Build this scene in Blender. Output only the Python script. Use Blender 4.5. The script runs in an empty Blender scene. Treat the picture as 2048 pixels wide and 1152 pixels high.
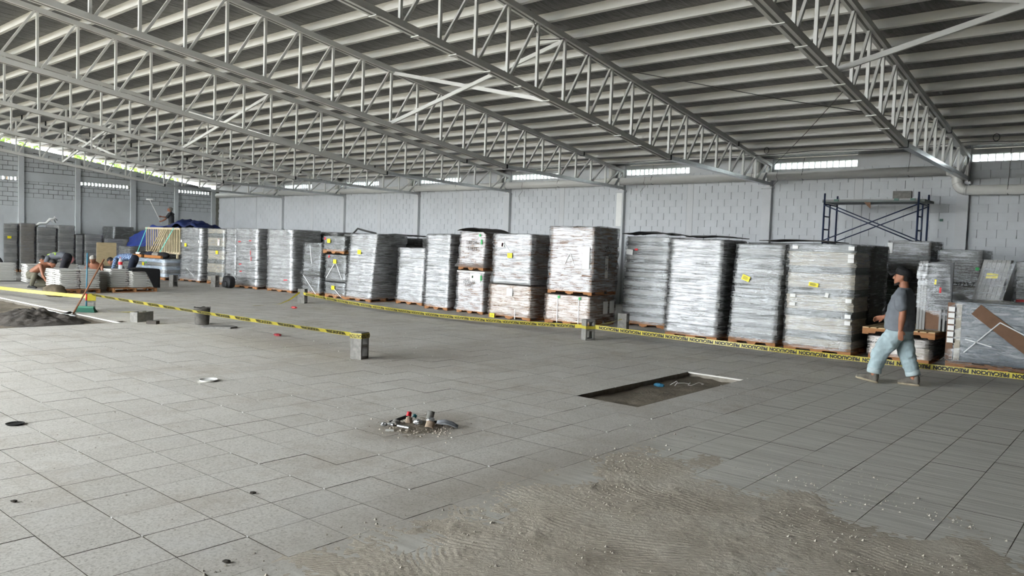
import bpy, bmesh, math, random
from mathutils import Vector, Matrix, noise

random.seed(7)
SC = bpy.context.scene
COL = SC.collection
PI = math.pi

# ------------------------------------------------------------------ camera
CAM_H = 1.72
YAW, PITCH, ROLL = 0.70577, 0.05412, 0.034113
def _basis():
    fwd = Vector((-math.sin(YAW) * math.cos(PITCH), math.cos(YAW) * math.cos(PITCH), -math.sin(PITCH)))
    right = Vector((math.cos(YAW), math.sin(YAW), 0))
    up = right.cross(fwd)
    r = right * math.cos(ROLL) + up * math.sin(ROLL)
    u = up * math.cos(ROLL) - right * math.sin(ROLL)
    return r, u, fwd
_r, _u, _w = _basis()
cam_d = bpy.data.cameras.new('camera')
cam_d.sensor_width = 36.0
cam_d.lens = 27.007
cam_d.clip_end = 400
cam = bpy.data.objects.new('camera', cam_d)
COL.objects.link(cam)
cam.matrix_world = Matrix(((_r.x, _u.x, -_w.x, 0), (_r.y, _u.y, -_w.y, 0), (_r.z, _u.z, -_w.z, CAM_H), (0, 0, 0, 1)))
SC.camera = cam

# ------------------------------------------------------------------ world, daylight, exposure
world = bpy.data.worlds.new('overcast_sky')
SC.world = world
world.use_nodes = True
_bg = world.node_tree.nodes['Background']
_bg.inputs[0].default_value = (0.93, 0.97, 1.0, 1)
_bg.inputs[1].default_value = 9.0

X_END, X_FAR = -38.9, 11.0          # inner faces of the two end walls
Y_BACK, Y_FRONT = 21.0, -6.5        # the roof rises from the back wall to an open high side behind the camera
RIDGE = -6.5
DOOR = (-38.5, -6.0, 7.6)          # wide open bay in the long side behind the camera: x from, x to, height

def portal(name, loc, rot, sx, sy):
    l = bpy.data.lights.new(name, 'AREA'); l.shape = 'RECTANGLE'; l.size = sx; l.size_y = sy
    l.cycles.is_portal = True
    o = bpy.data.objects.new(name, l); COL.objects.link(o); o.location = loc; o.rotation_euler = rot
    return o
portal('daylight_portal', ((DOOR[0] + DOOR[1]) / 2, Y_FRONT - 0.1, DOOR[2] / 2), (-PI / 2, 0, 0), DOOR[1] - DOOR[0], DOOR[2])

SC.view_settings.view_transform = 'Standard'
SC.view_settings.look = 'None'
SC.view_settings.gamma = 1.0
SC.view_settings.use_curve_mapping = False
SC.view_settings.exposure = 0.72
SC.cycles.use_denoising = True
SC.cycles.max_bounces = 5
SC.cycles.diffuse_bounces = 3
SC.cycles.glossy_bounces = 3
SC.cycles.use_adaptive_sampling = True
SC.cycles.adaptive_threshold = 0.15
SC.cycles.transparent_max_bounces = 8
SC.cycles.sample_clamp_indirect = 6.0
SC.cycles.caustics_reflective = False
SC.cycles.caustics_refractive = False

# ------------------------------------------------------------------ mesh helpers
class MB:
    """collects faces; build() links them as ONE mesh object"""
    def __init__(s): s.v = []; s.f = []
    def add(s, vs, fs):
        n = len(s.v); s.v += [tuple(p) for p in vs]; s.f += [tuple(i + n for i in q) for q in fs]; return s
    def box(s, x0, y0, z0, x1, y1, z1):
        return s.add([(x0, y0, z0), (x1, y0, z0), (x1, y1, z0), (x0, y1, z0), (x0, y0, z1), (x1, y0, z1), (x1, y1, z1), (x0, y1, z1)],
                     [(3, 2, 1, 0), (4, 5, 6, 7), (0, 1, 5, 4), (1, 2, 6, 5), (2, 3, 7, 6), (3, 0, 4, 7)])
    def obox(s, c, ax, ay, az):
        c = Vector(c); ax = Vector(ax); ay = Vector(ay); az = Vector(az)
        P = [c + sx * ax + sy * ay + sz * az for sz in (-1, 1) for sx, sy in ((-1, -1), (1, -1), (1, 1), (-1, 1))]
        return s.add(P, [(3, 2, 1, 0), (4, 5, 6, 7), (0, 1, 5, 4), (1, 2, 6, 5), (2, 3, 7, 6), (3, 0, 4, 7)])
    def bar(s, p0, p1, w, h=None, side=None):
        """rectangular bar from p0 to p1, w across (along side), h the other way"""
        p0 = Vector(p0); p1 = Vector(p1); d = (p1 - p0); L = d.length; d.normalize()
        sd = Vector(side) if side else (Vector((0, 0, 1)).cross(d) if abs(d.z) < .95 else Vector((1, 0, 0)))
        sd = (sd - d * sd.dot(d)).normalized(); up = d.cross(sd)
        return s.obox((p0 + p1) / 2, d * L / 2, sd * w / 2, up * (h or w) / 2)
    def loft(s, rings, cap=True, closed=True):
        n = len(rings[0]); b = len(s.v)
        for r in rings: s.v += [tuple(p) for p in r]
        for i in range(len(rings) - 1):
            for j in range(n if closed else n - 1):
                k = (j + 1) % n
                s.f.append((b + i * n + j, b + i * n + k, b + (i + 1) * n + k, b + (i + 1) * n + j))
        if cap:
            s.f.append(tuple(b + j for j in reversed(range(n)))); e = b + (len(rings) - 1) * n
            s.f.append(tuple(e + j for j in range(n)))
        return s
    def tube(s, pts, r, n=8, cap=True):
        pts = [Vector(p) for p in pts]; rr = r if isinstance(r, (list, tuple)) else [r] * len(pts)
        rings = []; ref = None
        for i, p in enumerate(pts):
            d = (pts[min(i + 1, len(pts) - 1)] - pts[max(i - 1, 0)]).normalized()
            if ref is None: ref = Vector((0, 0, 1)) if abs(d.z) < .9 else Vector((1, 0, 0))
            a = (ref - d * ref.dot(d)).normalized(); ref = a; b = d.cross(a)
            rings.append([p + rr[i] * (math.cos(t) * a + math.sin(t) * b) for t in (2 * PI * k / n for k in range(n))])
        return s.loft(rings, cap)
    def grid(s, fn, nu, nv):
        b = len(s.v)
        for j in range(nv + 1):
            for i in range(nu + 1): s.v.append(tuple(fn(i / nu, j / nv)))
        for j in range(nv):
            for i in range(nu):
                a = b + j * (nu + 1) + i; s.f.append((a, a + 1, a + nu + 2, a + nu + 1))
        return s
    def mesh(s, name, mat=None, smooth=False):
        m = bpy.data.meshes.new(name); m.from_pydata(s.v, [], s.f); m.update()
        if mat: m.materials.append(mat)
        if smooth:
            for p in m.polygons: p.use_smooth = True
        return m
    def build(s, name, mat, parent=None, smooth=False, loc=None, rot=None, kind=None):
        return put(name, s.mesh(name, mat, smooth), parent, loc, rot, kind)

def put(name, mesh, parent=None, loc=None, rot=None, kind=None):
    o = bpy.data.objects.new(name, mesh); COL.objects.link(o)
    if parent: o.parent = parent
    if loc is not None: o.location = loc
    if rot is not None: o.rotation_euler = rot
    if kind: o['kind'] = kind
    return o
def empty(name, loc=(0, 0, 0), rz=0.0):
    o = bpy.data.objects.new(name, None); COL.objects.link(o); o.location = loc; o.rotation_euler = (0, 0, rz); o.empty_display_size = .1
    return o
def tag(o, label, cat, group=None):
    o['label'] = label; o['category'] = cat
    if group: o['group'] = group
    return o
def struct(o): o['kind'] = 'structure'; return o
def copy_tree(o, parent=None):
    c = o.copy(); COL.objects.link(c); c.parent = parent
    for ch in list(o.children): copy_tree(ch, c)
    return c
ORD = ['first', 'second', 'third', 'fourth', 'fifth', 'sixth', 'seventh', 'eighth', 'ninth', 'tenth', 'eleventh', 'twelfth', 'thirteenth',
       'fourteenth', 'fifteenth', 'sixteenth', 'seventeenth', 'eighteenth', 'nineteenth', 'twentieth', 'twenty-first', 'twenty-second', 'twenty-third']

# ------------------------------------------------------------------ materials
def srgb(h):
    c = [int(h[i:i + 2], 16) / 255 for i in (0, 2, 4)]
    return tuple((x / 12.92 if x <= .04045 else ((x + .055) / 1.055) ** 2.4) for x in c) + (1,)
class NT:
    def __init__(s, name):
        s.m = bpy.data.materials.new(name); s.m.use_nodes = True; s.t = s.m.node_tree
        s.p = s.t.nodes['Principled BSDF']; s.out = s.t.nodes['Material Output']
    def n(s, kind, **kw):
        x = s.t.nodes.new('ShaderNode' + kind)
        for k, v in kw.items():
            if k in x.inputs: x.inputs[k].default_value = v
            else: setattr(x, k, v)
        return x
    def l(s, a, b): s.t.links.new(a, b)
    def pos(s): return s.n('NewGeometry').outputs['Position']
    def objc(s): return s.n('TexCoord').outputs['Object']
    def mapped(s, vec, scale, rot=(0, 0, 0)):
        m = s.n('Mapping'); m.inputs['Scale'].default_value = scale; m.inputs['Rotation'].default_value = rot; s.l(vec, m.inputs[0]); return m.outputs[0]
    def noise(s, vec, scale, detail=4, rough=.55, dist=0.0):
        x = s.n('TexNoise', Scale=scale, Detail=detail, Roughness=rough, Distortion=dist); s.l(vec, x.inputs['Vector']); return x.outputs['Fac']
    def ramp(s, fac, stops):
        r = s.n('ValToRGB'); e = r.color_ramp.elements
        while len(e) < len(stops): e.new(.5)
        for el, (p, c) in zip(e, stops): el.position = p; el.color = c if len(c) == 4 else tuple(c) + (1,)
        s.l(fac, r.inputs[0]); return r.outputs[0]
    def mix(s, fac, a, b, mode='MIX'):
        x = s.n('Mix', data_type='RGBA', blend_type=mode)
        for i, v in ((0, fac), (6, a), (7, b)):
            if hasattr(v, 'is_linked'): s.l(v, x.inputs[i])
            else: x.inputs[i].default_value = v
        return x.outputs[2]
    def math(s, op, a, b=0.0, clamp=False):
        x = s.n('Math', operation=op, use_clamp=clamp)
        for i, v in ((0, a), (1, b)):
            if hasattr(v, 'is_linked'): s.l(v, x.inputs[i])
            else: x.inputs[i].default_value = v
        return x.outputs[0]
    def bump(s, h, strength=.3, dist=.01):
        b = s.n('Bump', Strength=strength, Distance=dist); s.l(h, b.inputs['Height']); s.l(b.outputs[0], s.p.inputs['Normal']); return b
_mats = {}
def mat(name, hexcol, rough=.7, var=.12, scale=4.0, bump=.0, bscale=60.0, metal=0.0, spec=.5, world=False, stretch=(1, 1, 1)):
    if name in _mats: return _mats[name]
    k = NT(name); c = srgb(hexcol)
    v = k.mapped(k.pos() if world else k.objc(), stretch)
    f = k.noise(v, scale, 5, .6)
    lo = tuple(x * (1 - var) for x in c[:3]) + (1,); hi = tuple(min(1, x * (1 + var)) for x in c[:3]) + (1,)
    k.l(k.ramp(f, [(.3, lo), (.7, hi)]), k.p.inputs['Base Color'])
    k.p.inputs['Roughness'].default_value = rough; k.p.inputs['Metallic'].default_value = metal
    k.p.inputs['Specular IOR Level'].default_value = spec
    if bump: k.bump(k.noise(v, bscale, 4, .6), bump, .01)
    _mats[name] = k.m
    return k.m
# ------------------------------------------------------------------ structure materials
M_WHITE = mat('white_paint', 'c4c6c7', .75, .05, 1.2, .06, 90, world=True)
M_BLOCKW = mat('painted_block', 'c3c6c8', .8, .05, 2.5, .10, 70, world=True)
M_GREYWALL = mat('grey_sealed_block', 'bcc0c1', .85, .07, 1.5, .12, 60, world=True)
M_GREYBLOCK = mat('grey_block_face', 'bbbfc0', .85, .08, 3.0, .15, 70, world=True)
M_JOINT = mat('dark_block_joint', '63645f', .95, .1, 6, world=True)
M_STEEL = mat('white_painted_steel', 'd3d3ce', .45, .05, 2.0, .02, 60, spec=.5, world=True)
M_PURLIN = mat('galvanised_purlin', 'dddcd6', .45, .05, 1.0, .02, 30, spec=.5, world=True, stretch=(.3, 2, 2))
M_GALV = mat('bright_galvanised_steel', 'b9bbbb', .28, .12, 7.0, .03, 30, metal=.85, world=True)
M_BLACK = mat('black_rubber_and_shade', '0b0b0c', .6, .1)
M_PVC = mat('cream_pvc_pipe', 'cfcec8', .35, .05, 1.0, world=True)
M_DARKSLAB = mat('mortar_bed', '6a655c', .95, .2, 8, .3, 60, world=True)
M_EARTH = mat('outside_earth', '8d8778', .95, .15, .5, world=True)

def insulation():
    k = NT('reflective_insulation'); p = k.pos()
    st = k.noise(k.mapped(p, (3.0, .5, .5)), 2.2, 5, .6, .6)
    big = k.noise(p, .35, 3, .5)
    c = k.mix(big, srgb('474746'), srgb('605f5d')); k.l(c, k.p.inputs['Base Color'])
    k.p.inputs['Metallic'].default_value = .1; k.p.inputs['Roughness'].default_value = .38; k.p.inputs['Specular IOR Level'].default_value = .8
    k.bump(st, .9, .09)
    return k.m
M_INSUL = insulation()

def tile_material():
    k = NT('terrazzo_tile'); p = k.pos()
    cell = k.n('VectorMath', operation='FLOOR'); sc = k.n('VectorMath', operation='MULTIPLY_ADD')
    k.l(p, sc.inputs[0]); sc.inputs[1].default_value = (1 / TS, 1 / TS, 0); sc.inputs[2].default_value = (-TX0 / TS, -TY0 / TS, .5)
    k.l(sc.outputs[0], cell.inputs[0])
    wn = k.n('TexWhiteNoise', noise_dimensions='3D'); k.l(cell.outputs[0], wn.inputs['Vector'])
    base = k.ramp(wn.outputs['Value'], [(0, srgb('c6c1b6')), (.5, srgb('d1ccc1')), (1, srgb('d9d5cb'))])
    # stone chips of the terrazzo
    vo = k.n('TexVoronoi', Scale=95.0); k.l(p, vo.inputs['Vector'])
    chip = k.ramp(vo.outputs['Color'], [(.1, srgb('99968f')), (.45, srgb('c9c7c1')), (.9, srgb('dddbd6'))])
    base = k.mix(.5, base, chip, 'MIX')
    sp = k.ramp(k.noise(k.mapped(p, (1, 1, 1)), 42, 3, .7), [(.57, (0, 0, 0)), (.66, (1, 1, 1))])
    base = k.mix(k.math('MULTIPLY', sp, .42), base, srgb('5d5750'))
    # dust and mud trodden into the floor
    d1 = k.noise(p, .9, 6, .68); d2 = k.noise(p, 5.5, 6, .7)
    dust = k.ramp(k.math('ADD', k.math('MULTIPLY', d1, .65), k.math('MULTIPLY', d2, .35)), [(.50, (0, 0, 0)), (.68, (1, 1, 1))])
    base = k.mix(k.math('MULTIPLY', dust, .50), base, srgb('a09380'))
    pale = k.ramp(k.noise(p, 2.1, 5, .6), [(.55, (0, 0, 0)), (.75, (1, 1, 1))])
    base = k.mix(k.math('MULTIPLY', pale, .3), base, srgb('d4d4d2'))
    # grey grout film wiped over the tiles east of the last clean row (x > -3.5), streaked along the wall
    xs = k.n('SeparateXYZ'); k.l(p, xs.inputs[0])
    edge = k.math('ADD', xs.outputs[0], k.math('MULTIPLY', k.noise(p, 2.3, 4, .6), .7))
    film = k.n('MapRange', interpolation_type='SMOOTHSTEP'); k.l(edge, film.inputs[0]); film.inputs[1].default_value = -3.25; film.inputs[2].default_value = -2.95
    fstreak = k.ramp(k.noise(k.mapped(p, (.5, 9, 1)), 2.0, 5, .6), [(.35, srgb('b8b6ad')), (.62, srgb('d6d4cb'))])
    base = k.mix(k.math('MULTIPLY', film.outputs[0], .86), base, fstreak)
    wl = k.ramp(k.noise(k.mapped(p, (.30, 17, 1), (0, 0, .06)), 2.6, 2, .4, .05), [(.585, (0, 0, 0)), (.605, (1, 1, 1))])
    fw = k.n('MapRange'); k.l(edge, fw.inputs[0]); fw.inputs[1].default_value = -3.0; fw.inputs[2].default_value = -1.6
    base = k.mix(k.math('MULTIPLY', k.math('MULTIPLY', wl, fw.outputs[0]), .9), base, srgb('e2e0d8'))
    # brown mud around the heap of rubbish and along the path by the taped block
    for cx, cy, rx, ry, a in ((-5.25, 4.9, .55, .75, .8), (-8.6, 8.0, 1.2, 2.6, .35), (-11.0, 7.2, 2.2, .8, .45), (-3.6, 4.2, .5, 2.4, .4)):
        m = k.n('Mapping', vector_type='POINT'); k.l(p, m.inputs[0]); m.inputs['Location'].default_value = (-cx / rx, -cy / ry, 0); m.inputs['Scale'].default_value = (1 / rx, 1 / ry, 0)
        ln = k.n('VectorMath', operation='LENGTH'); k.l(m.outputs[0], ln.inputs[0])
        f = k.math('SUBTRACT', 1.15, k.math('ADD', ln.outputs['Value'], k.math('MULTIPLY', k.math('SUBTRACT', d2, .5), 1.6)), True)
        base = k.mix(k.math('MULTIPLY', f, a), base, srgb('80735f'))
    k.l(base, k.p.inputs['Base Color'])
    rr = k.ramp(dust, [(0, (.58,) * 3), (1, (.85,) * 3)]); k.l(rr, k.p.inputs['Roughness'])
    k.p.inputs['Specular IOR Level'].default_value = .35
    k.bump(k.noise(p, 70, 3, .6), .10, .004)
    return k.m

# ------------------------------------------------------------------ floor
TS, TX0, TY0 = 0.4135, -3.52, 1.93
M_TILE = tile_material()
M_TEDGE = mat('dirty_tile_edge', '4a443a', .95, .2, 9, world=True)
HOLES = [(-5.174, -4.347, 7.305, 10.06), (-60.0, -15.27, -60.0, 6.30)]     # x0, x1, y0, y1 of the two pits
def clip(x0, x1, y0, y1):
    """the part of a tile that is not over a pit (None: all gone)"""
    for a, b, c, d in HOLES:
        if x0 < b - 1e-3 and x1 > a + 1e-3 and y0 < d - 1e-3 and y1 > c + 1e-3:
            if x0 >= a - .01 and x1 <= b + .01:
                if y1 <= d + .01 and y0 >= c - .01: return None
                if y1 > d: y0 = max(y0, d)
                else: y1 = min(y1, c)
            elif y0 >= c - .01 and y1 <= d + .01:
                if x1 > b: x0 = max(x0, b)
                else: x1 = min(x1, a)
            else:
                if x1 > b: x0 = max(x0, b)
                else: return None
            if x1 - x0 < .03 or y1 - y0 < .03: return None
    return x0, x1, y0, y1

floor = MB()
SLAB = -.022
floor_xs = [-45, -15.27, -5.174, -4.347, 13]; floor_ys = [-24, 6.30, 7.305, 10.06, 23]
for i in range(4):
    for j in range(4):
        cx = (floor_xs[i] + floor_xs[i + 1]) / 2; cy = (floor_ys[j] + floor_ys[j + 1]) / 2
        hole = any(a < cx < b and c < cy < d for a, b, c, d in HOLES)
        if not hole:
            floor.add([(floor_xs[i], floor_ys[j], SLAB), (floor_xs[i + 1], floor_ys[j], SLAB), (floor_xs[i + 1], floor_ys[j + 1], SLAB), (floor_xs[i], floor_ys[j + 1], SLAB)], [(0, 1, 2, 3)])
FLOOR = struct(floor.build('floor', M_DARKSLAB))
def bevel_tile(mb, x0, x1, y0, y1, z, t=.03, g=.0014, b=.0012, dz=.0):
    x0 += g; x1 -= g; y0 += g; y1 -= g
    mb.add([(x0, y0, z - t), (x1, y0, z - t), (x1, y1, z - t), (x0, y1, z - t),
            (x0, y0, z - b), (x1, y0, z - b), (x1, y1, z - b), (x0, y1, z - b),
            (x0 + b, y0 + b, z), (x1 - b, y0 + b, z), (x1 - b, y1 - b, z), (x0 + b, y1 - b, z)],
           [(0, 1, 5, 4), (1, 2, 6, 5), (2, 3, 7, 6), (3, 0, 4, 7), (4, 5, 9, 8), (5, 6, 10, 9), (6, 7, 11, 10), (7, 4, 8, 11), (8, 9, 10, 11)])
cells = []
for i in range(-58, 12):
    for j in range(-14, 46):
        x0 = TX0 + i * TS; y0 = TY0 + j * TS
        r = clip(x0, x0 + TS, y0, y0 + TS)
        if r is None: continue
        v = Vector(((r[0] + r[1]) / 2, (r[2] + r[3]) / 2, -CAM_H)); dep = v.dot(_w)
        px = 1024 + 1536 * v.dot(_r) / dep if dep > .5 else -9999; py = 576 - 1536 * v.dot(_u) / dep if dep > .5 else -9999
        inview = dep > .5 and -30 < px < 2080 and py < 1190
        cells.append((0 if inview else 1, dep if dep > .5 else 99, r, (r[1] - r[0] > TS - .01 and r[3] - r[2] > TS - .01)))
cells.sort(key=lambda c: (c[0], c[1]))
tm = MB(); bevel_tile(tm, 0, TS, 0, TS, 0); tile_mesh = tm.mesh('tile', M_TILE)
def dirty_edges(me):
    me.materials.append(M_TEDGE)
    for i, p in enumerate(me.polygons):
        if i % 9 != 8: p.material_index = 1
dirty_edges(tile_mesh)
rest = MB(); nt = 0
for out, dep, r, whole in cells:
    dz = random.uniform(-.0012, .0012)
    if nt < 298 and not out and whole and dep > 4.0:
        put('tile', tile_mesh, FLOOR, (r[0], r[2], dz)); nt += 1
    else:
        bevel_tile(rest, *r, dz)
dirty_edges(rest.build('far_tiles', M_TILE, FLOOR, kind='stuff').data)
fl2 = MB().box(-45, 6.3, -.02, TX0 - 58 * TS, 21.2, -.001)
fl2.build('concrete_strip', mat('bare_concrete', 'a3a19b', .8, .12, 1.5, .1, 40, world=True), FLOOR)

# earth in the two pits
def dirt_mat():
    k = NT('loose_earth'); p = k.pos()
    f = k.noise(p, 3.2, 8, .65); g = k.noise(p, 30, 6, .7)
    c = k.ramp(f, [(.3, srgb('6b6254')), (.55, srgb('8c8271')), (.75, srgb('a39988'))])
    c = k.mix(k.math('MULTIPLY', g, .5), c, srgb('4e473d')); k.l(c, k.p.inputs['Base Color'])
    k.p.inputs['Roughness'].default_value = .95; k.bump(k.math('ADD', f, g), .7, .03)
    return k.m
M_DIRT = dirt_mat()
def pit(name, x0, x1, y0, y1, depth, nx, ny, label):
    def fn(u, v):
        x = x0 + (x1 - x0) * u; y = y0 + (y1 - y0) * v
        e = min(u, 1 - u, v, 1 - v)
        return (x, y, -depth + .035 * noise.noise((x * 2.1, y * 2.1, 3)) + .02 * noise.noise((x * 9, y * 9, 1)))
    o = MB().grid(fn, nx, ny).build(name, M_DIRT, smooth=True)
    struct(o); return o
pit('ground_pit_small', -5.174, -4.347, 7.305, 10.06, .065, 16, 48, '')
pit('ground_pit_large', -38.9, -15.27, -8, 6.30, .07, 120, 90, '')
sides = MB()
for (a, b, c, d) in ((-5.174, -4.347, 7.305, 10.06),):
    sides.box(a - .02, c - .02, -.3, a, d + .02, -.004); sides.box(b, c - .02, -.3, b + .02, d + .02, -.004)
    sides.box(a, c - .02, -.3, b, c, -.004); sides.box(a, d, -.3, b, d + .02, -.004)
sides.build('pit_side', mat('cut_mortar', '8f897e', .95, .2, 12, .3, 50, world=True), FLOOR)
MB().box(-38.9, 6.305, -.3, -15.25, 6.335, -.02).build('pit_side', M_DARKSLAB, FLOOR)
MB().box(-38.9, 6.30, -.02, -15.25, 6.335, .004).build('kerb_edge', mat('pale_kerb', 'cfcdc6', .85, .1, 5, .1, 50, world=True), FLOOR)
MB().box(-15.27, -8, -.3, -15.25, 6.36, -.004).build('pit_side', M_DARKSLAB, FLOOR)
# pale strip at the far end of the small pit
MB().box(-5.174, 10.05, -.018, -4.347, 10.06, .002).build('kerb_edge', mat('pale_kerb', 'cfcdc6'), FLOOR)

# dried mortar smeared over the tiles in the foreground
def mortar_mat():
    k = NT('trowelled_mortar'); p = k.pos()
    f = k.noise(p, 1.6, 7, .65); g = k.noise(k.mapped(p, (1, 1, 1)), 38, 5, .7)
    w = k.n('TexWave', Scale=17.0, Distortion=7.0, Detail=2.0); w.inputs['Detail Scale'].default_value = .35; k.l(k.mapped(p, (1, 1, 1), (0, 0, .9)), w.inputs['Vector'])
    c = k.ramp(f, [(.3, srgb('a89e8d')), (.5, srgb('c4bbab')), (.7, srgb('d6cfc1'))])
    c = k.mix(k.math('MULTIPLY', g, .35), c, srgb('8a8070')); k.l(c, k.p.inputs['Base Color'])
    k.p.inputs['Roughness'].default_value = .95
    h = k.math('ADD', k.math('MULTIPLY', k.math('MULTIPLY', w.outputs['Fac'], k.ramp(k.noise(p, 2.6, 3, .5), [(.46, (0, 0, 0)), (.62, (1, 1, 1))])), .4), k.math('ADD', g, k.math('MULTIPLY', f, 1.2))); k.bump(h, .7, .009)
    return k.m
M_MORTAR = mortar_mat()
_sr = random.Random(17)
STROKES = [(_sr.uniform(-3.8, .8), _sr.uniform(1.3, 6.2), _sr.choice((1.1, 1.35, 1.7, 2.1, .8)), _sr.choice((0, 0, .5, .8))) for _ in range(34)]
def mortar_z(x, y):
    # thickness of the coat: negative means bare tile
    e1 = (x + 3.66 + .30 * noise.noise((x * 1.7, y * 1.7, 4))) / .8
    e2 = (5.75 + .35 * noise.noise((x * 1.3, y * 1.3, 9)) - y - max(0, -(x + 2.2)) * -.35) / 1.0
    e = min(e1, e2, 1.0)
    best = min(STROKES, key=lambda s: (x - s[0]) ** 2 + (y - s[1]) ** 2)        # one trowel stroke per patch
    sx, sy, ang, arc = best
    if arc: u = math.hypot(x - sx - arc * math.cos(ang), y - sy - arc * math.sin(ang))
    else: u = x * math.cos(ang) + y * math.sin(ang)
    n1 = noise.noise((x * 2.2, y * 2.2, 7))
    ridge = .0022 * max(0, n1 + .25) * math.sin(u * 150 + 3 * noise.noise((x * 5, y * 5, 1))) if e > .15 else 0
    lump = max(0, noise.noise((x * 7, y * 7, 2)) - .18) * .009
    return -.0028 + .0065 * e + .0035 * noise.noise((x * 3, y * 3, 2)) + .0022 * noise.noise((x * 22, y * 22, 2)) + ridge + (lump if e > .4 else 0)
mo = MB().grid(lambda u, v: (-4.6 + 5.6 * u, 1.2 + 5.4 * v, mortar_z(-4.6 + 5.6 * u, 1.2 + 5.4 * v)), 480, 460).build('mortar_coat', M_MORTAR, smooth=True)
mo['kind'] = 'stuff'; tag(mo, 'beige trowelled mortar smeared over the tiles in the foreground', 'mortar')
cr = MB(); rnd = random.Random(3)
for i in range(4200):
    x = rnd.uniform(-3.7, .6); y = rnd.uniform(1.6, 6.6)
    if noise.noise((x * 1.6, y * 1.6, 5)) < .05 or (y > 5.9 and rnd.random() < .6): continue
    z = max(0, mortar_z(x, y)); s = rnd.choice((.003, .004, .005, .006, .009)) * rnd.uniform(.7, 1.5)
    a = rnd.uniform(0, 6); ca, sa = math.cos(a) * s, math.sin(a) * s
    cr.add([(x + ca, y + sa, z), (x - sa, y + ca, z), (x - ca, y - sa, z), (x + sa, y - ca, z), (x + s * .2, y, z + s * 1.1)], [(0, 1, 4), (1, 2, 4), (2, 3, 4), (3, 0, 4)])
co = cr.build('mortar_crumbs', mat('dry_mortar_crumb', 'b4aea1', .95, .15, 30, world=True)); co['kind'] = 'stuff'
tag(co, 'pale dry mortar crumbs scattered over the beige smear', 'crumbs')

# outside ground
struct(MB().box(-160, -160, -.6, 160, 160, -.45).build('ground', M_EARTH))
# ------------------------------------------------------------------ walls
XK = [-3.70 - 4.79 * k for k in range(7)]      # truss lines, first one at the pipe elbow
def zb(y):
    """underside of the purlins"""
    y = y if y >= RIDGE else 2 * RIDGE - y
    return 4.27 + .137 * (20.94 - y)

# long back wall: white painted concrete block
wb = MB().box(X_END - .2, Y_BACK + .02, -.3, X_FAR + .2, Y_BACK + .22, 4.09).build('wall_back', M_BLOCKW)
WALL_BACK = struct(wb)
rr_ = random.Random(11)
near_n = 0; farb = MB()
blk_cache = {}
def block_piece(kind, L, H, D, m):
    key = (kind, round(L, 3), round(H, 3), m.name)
    if key not in blk_cache:
        b = .0012; q = MB()
        # face towards -local y, depth D
        q.add([(0, 0, 0), (L, 0, 0), (L, 0, H), (0, 0, H), (b, -b, b), (L - b, -b, b), (L - b, -b, H - b), (b, -b, H - b), (0, D, 0), (L, D, 0), (L, D, H), (0, D, H)],
              [(4, 5, 6, 7), (0, 1, 5, 4), (1, 2, 6, 5), (2, 3, 7, 6), (3, 0, 4, 7), (8, 9, 1, 0), (9, 10, 2, 1), (10, 11, 3, 2), (11, 8, 0, 3)])
        blk_cache[key] = q.mesh('block', m)
    return blk_cache[key]
cols = []                                        # x ranges of masonry between pilasters and the flush mid columns
XALL = [XK[0] + 4.79 * 2, XK[0] + 4.79] + XK + [X_END + .02]
for a, b in zip(XALL[1:], XALL[:-1]):
    right = b - .26
    mid = a + 2.27
    if b - a > 3.5: cols += [(a, mid - .1), (mid + .1, right)] if a > X_END + .5 else [(a, a + 1.9), (a + 2.1, a + 4.0), (a + 4.2, right)]
cand = []
for x0, x1 in cols:
    for c in range(13):
        z = 1.49 + .2 * c; off = 0 if c % 2 else -.2; x = x0 + off
        while x < x1 - .02:
            xa = max(x, x0); xb = min(x + .4, x1)
            if xb - xa > .06: cand.append((abs(xa + 3), xa, xb, z))
            x += .4
cand.sort()
for dist, xa, xb, z in cand:
    L = xb - xa - .0095; H = .1999
    if near_n < 296 and xb < -2.0 and z > 1.85:
        put('block', block_piece('w', L, H, .03, M_BLOCKW), WALL_BACK, (xa + .0045, Y_BACK + rr_.uniform(-.0015, .0015), z)); near_n += 1
    else:
        q = block_piece('w', L, H, .03, M_BLOCKW); n0 = len(farb.v); oy = Y_BACK + rr_.uniform(-.0015, .0015)
        farb.v += [(v.co.x + xa + .0045, v.co.y + oy, v.co.z + z) for v in q.vertices]; farb.f += [tuple(i + n0 for i in p.vertices) for p in q.polygons]
farb.build('far_blocks', M_BLOCKW, WALL_BACK, kind='stuff')
plain = MB().box(X_END, Y_BACK - .002, -.1, X_FAR, Y_BACK + .03, 1.49); plain.build('plaster_base', M_WHITE, WALL_BACK)
for a in XALL[:-1]:
    MB().box(a + 2.17, Y_BACK - .004, 1.48, a + 2.37, Y_BACK + .03, 4.09).build('flush_column', M_WHITE, WALL_BACK)
    MB().box(a - .25, Y_BACK - .12, 0, a, Y_BACK + .04, 3.56).build('pilaster', M_WHITE, WALL_BACK)
    MB().box(a - .28, Y_BACK - .16, 3.56, a + .03, Y_BACK + .04, 3.62).build('pilaster_cap', M_WHITE, WALL_BACK)
    MB().box(a - .2, Y_BACK - .06, 3.62, a - .02, Y_BACK + .04, 4.4).build('wall_post', M_WHITE, WALL_BACK)
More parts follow.
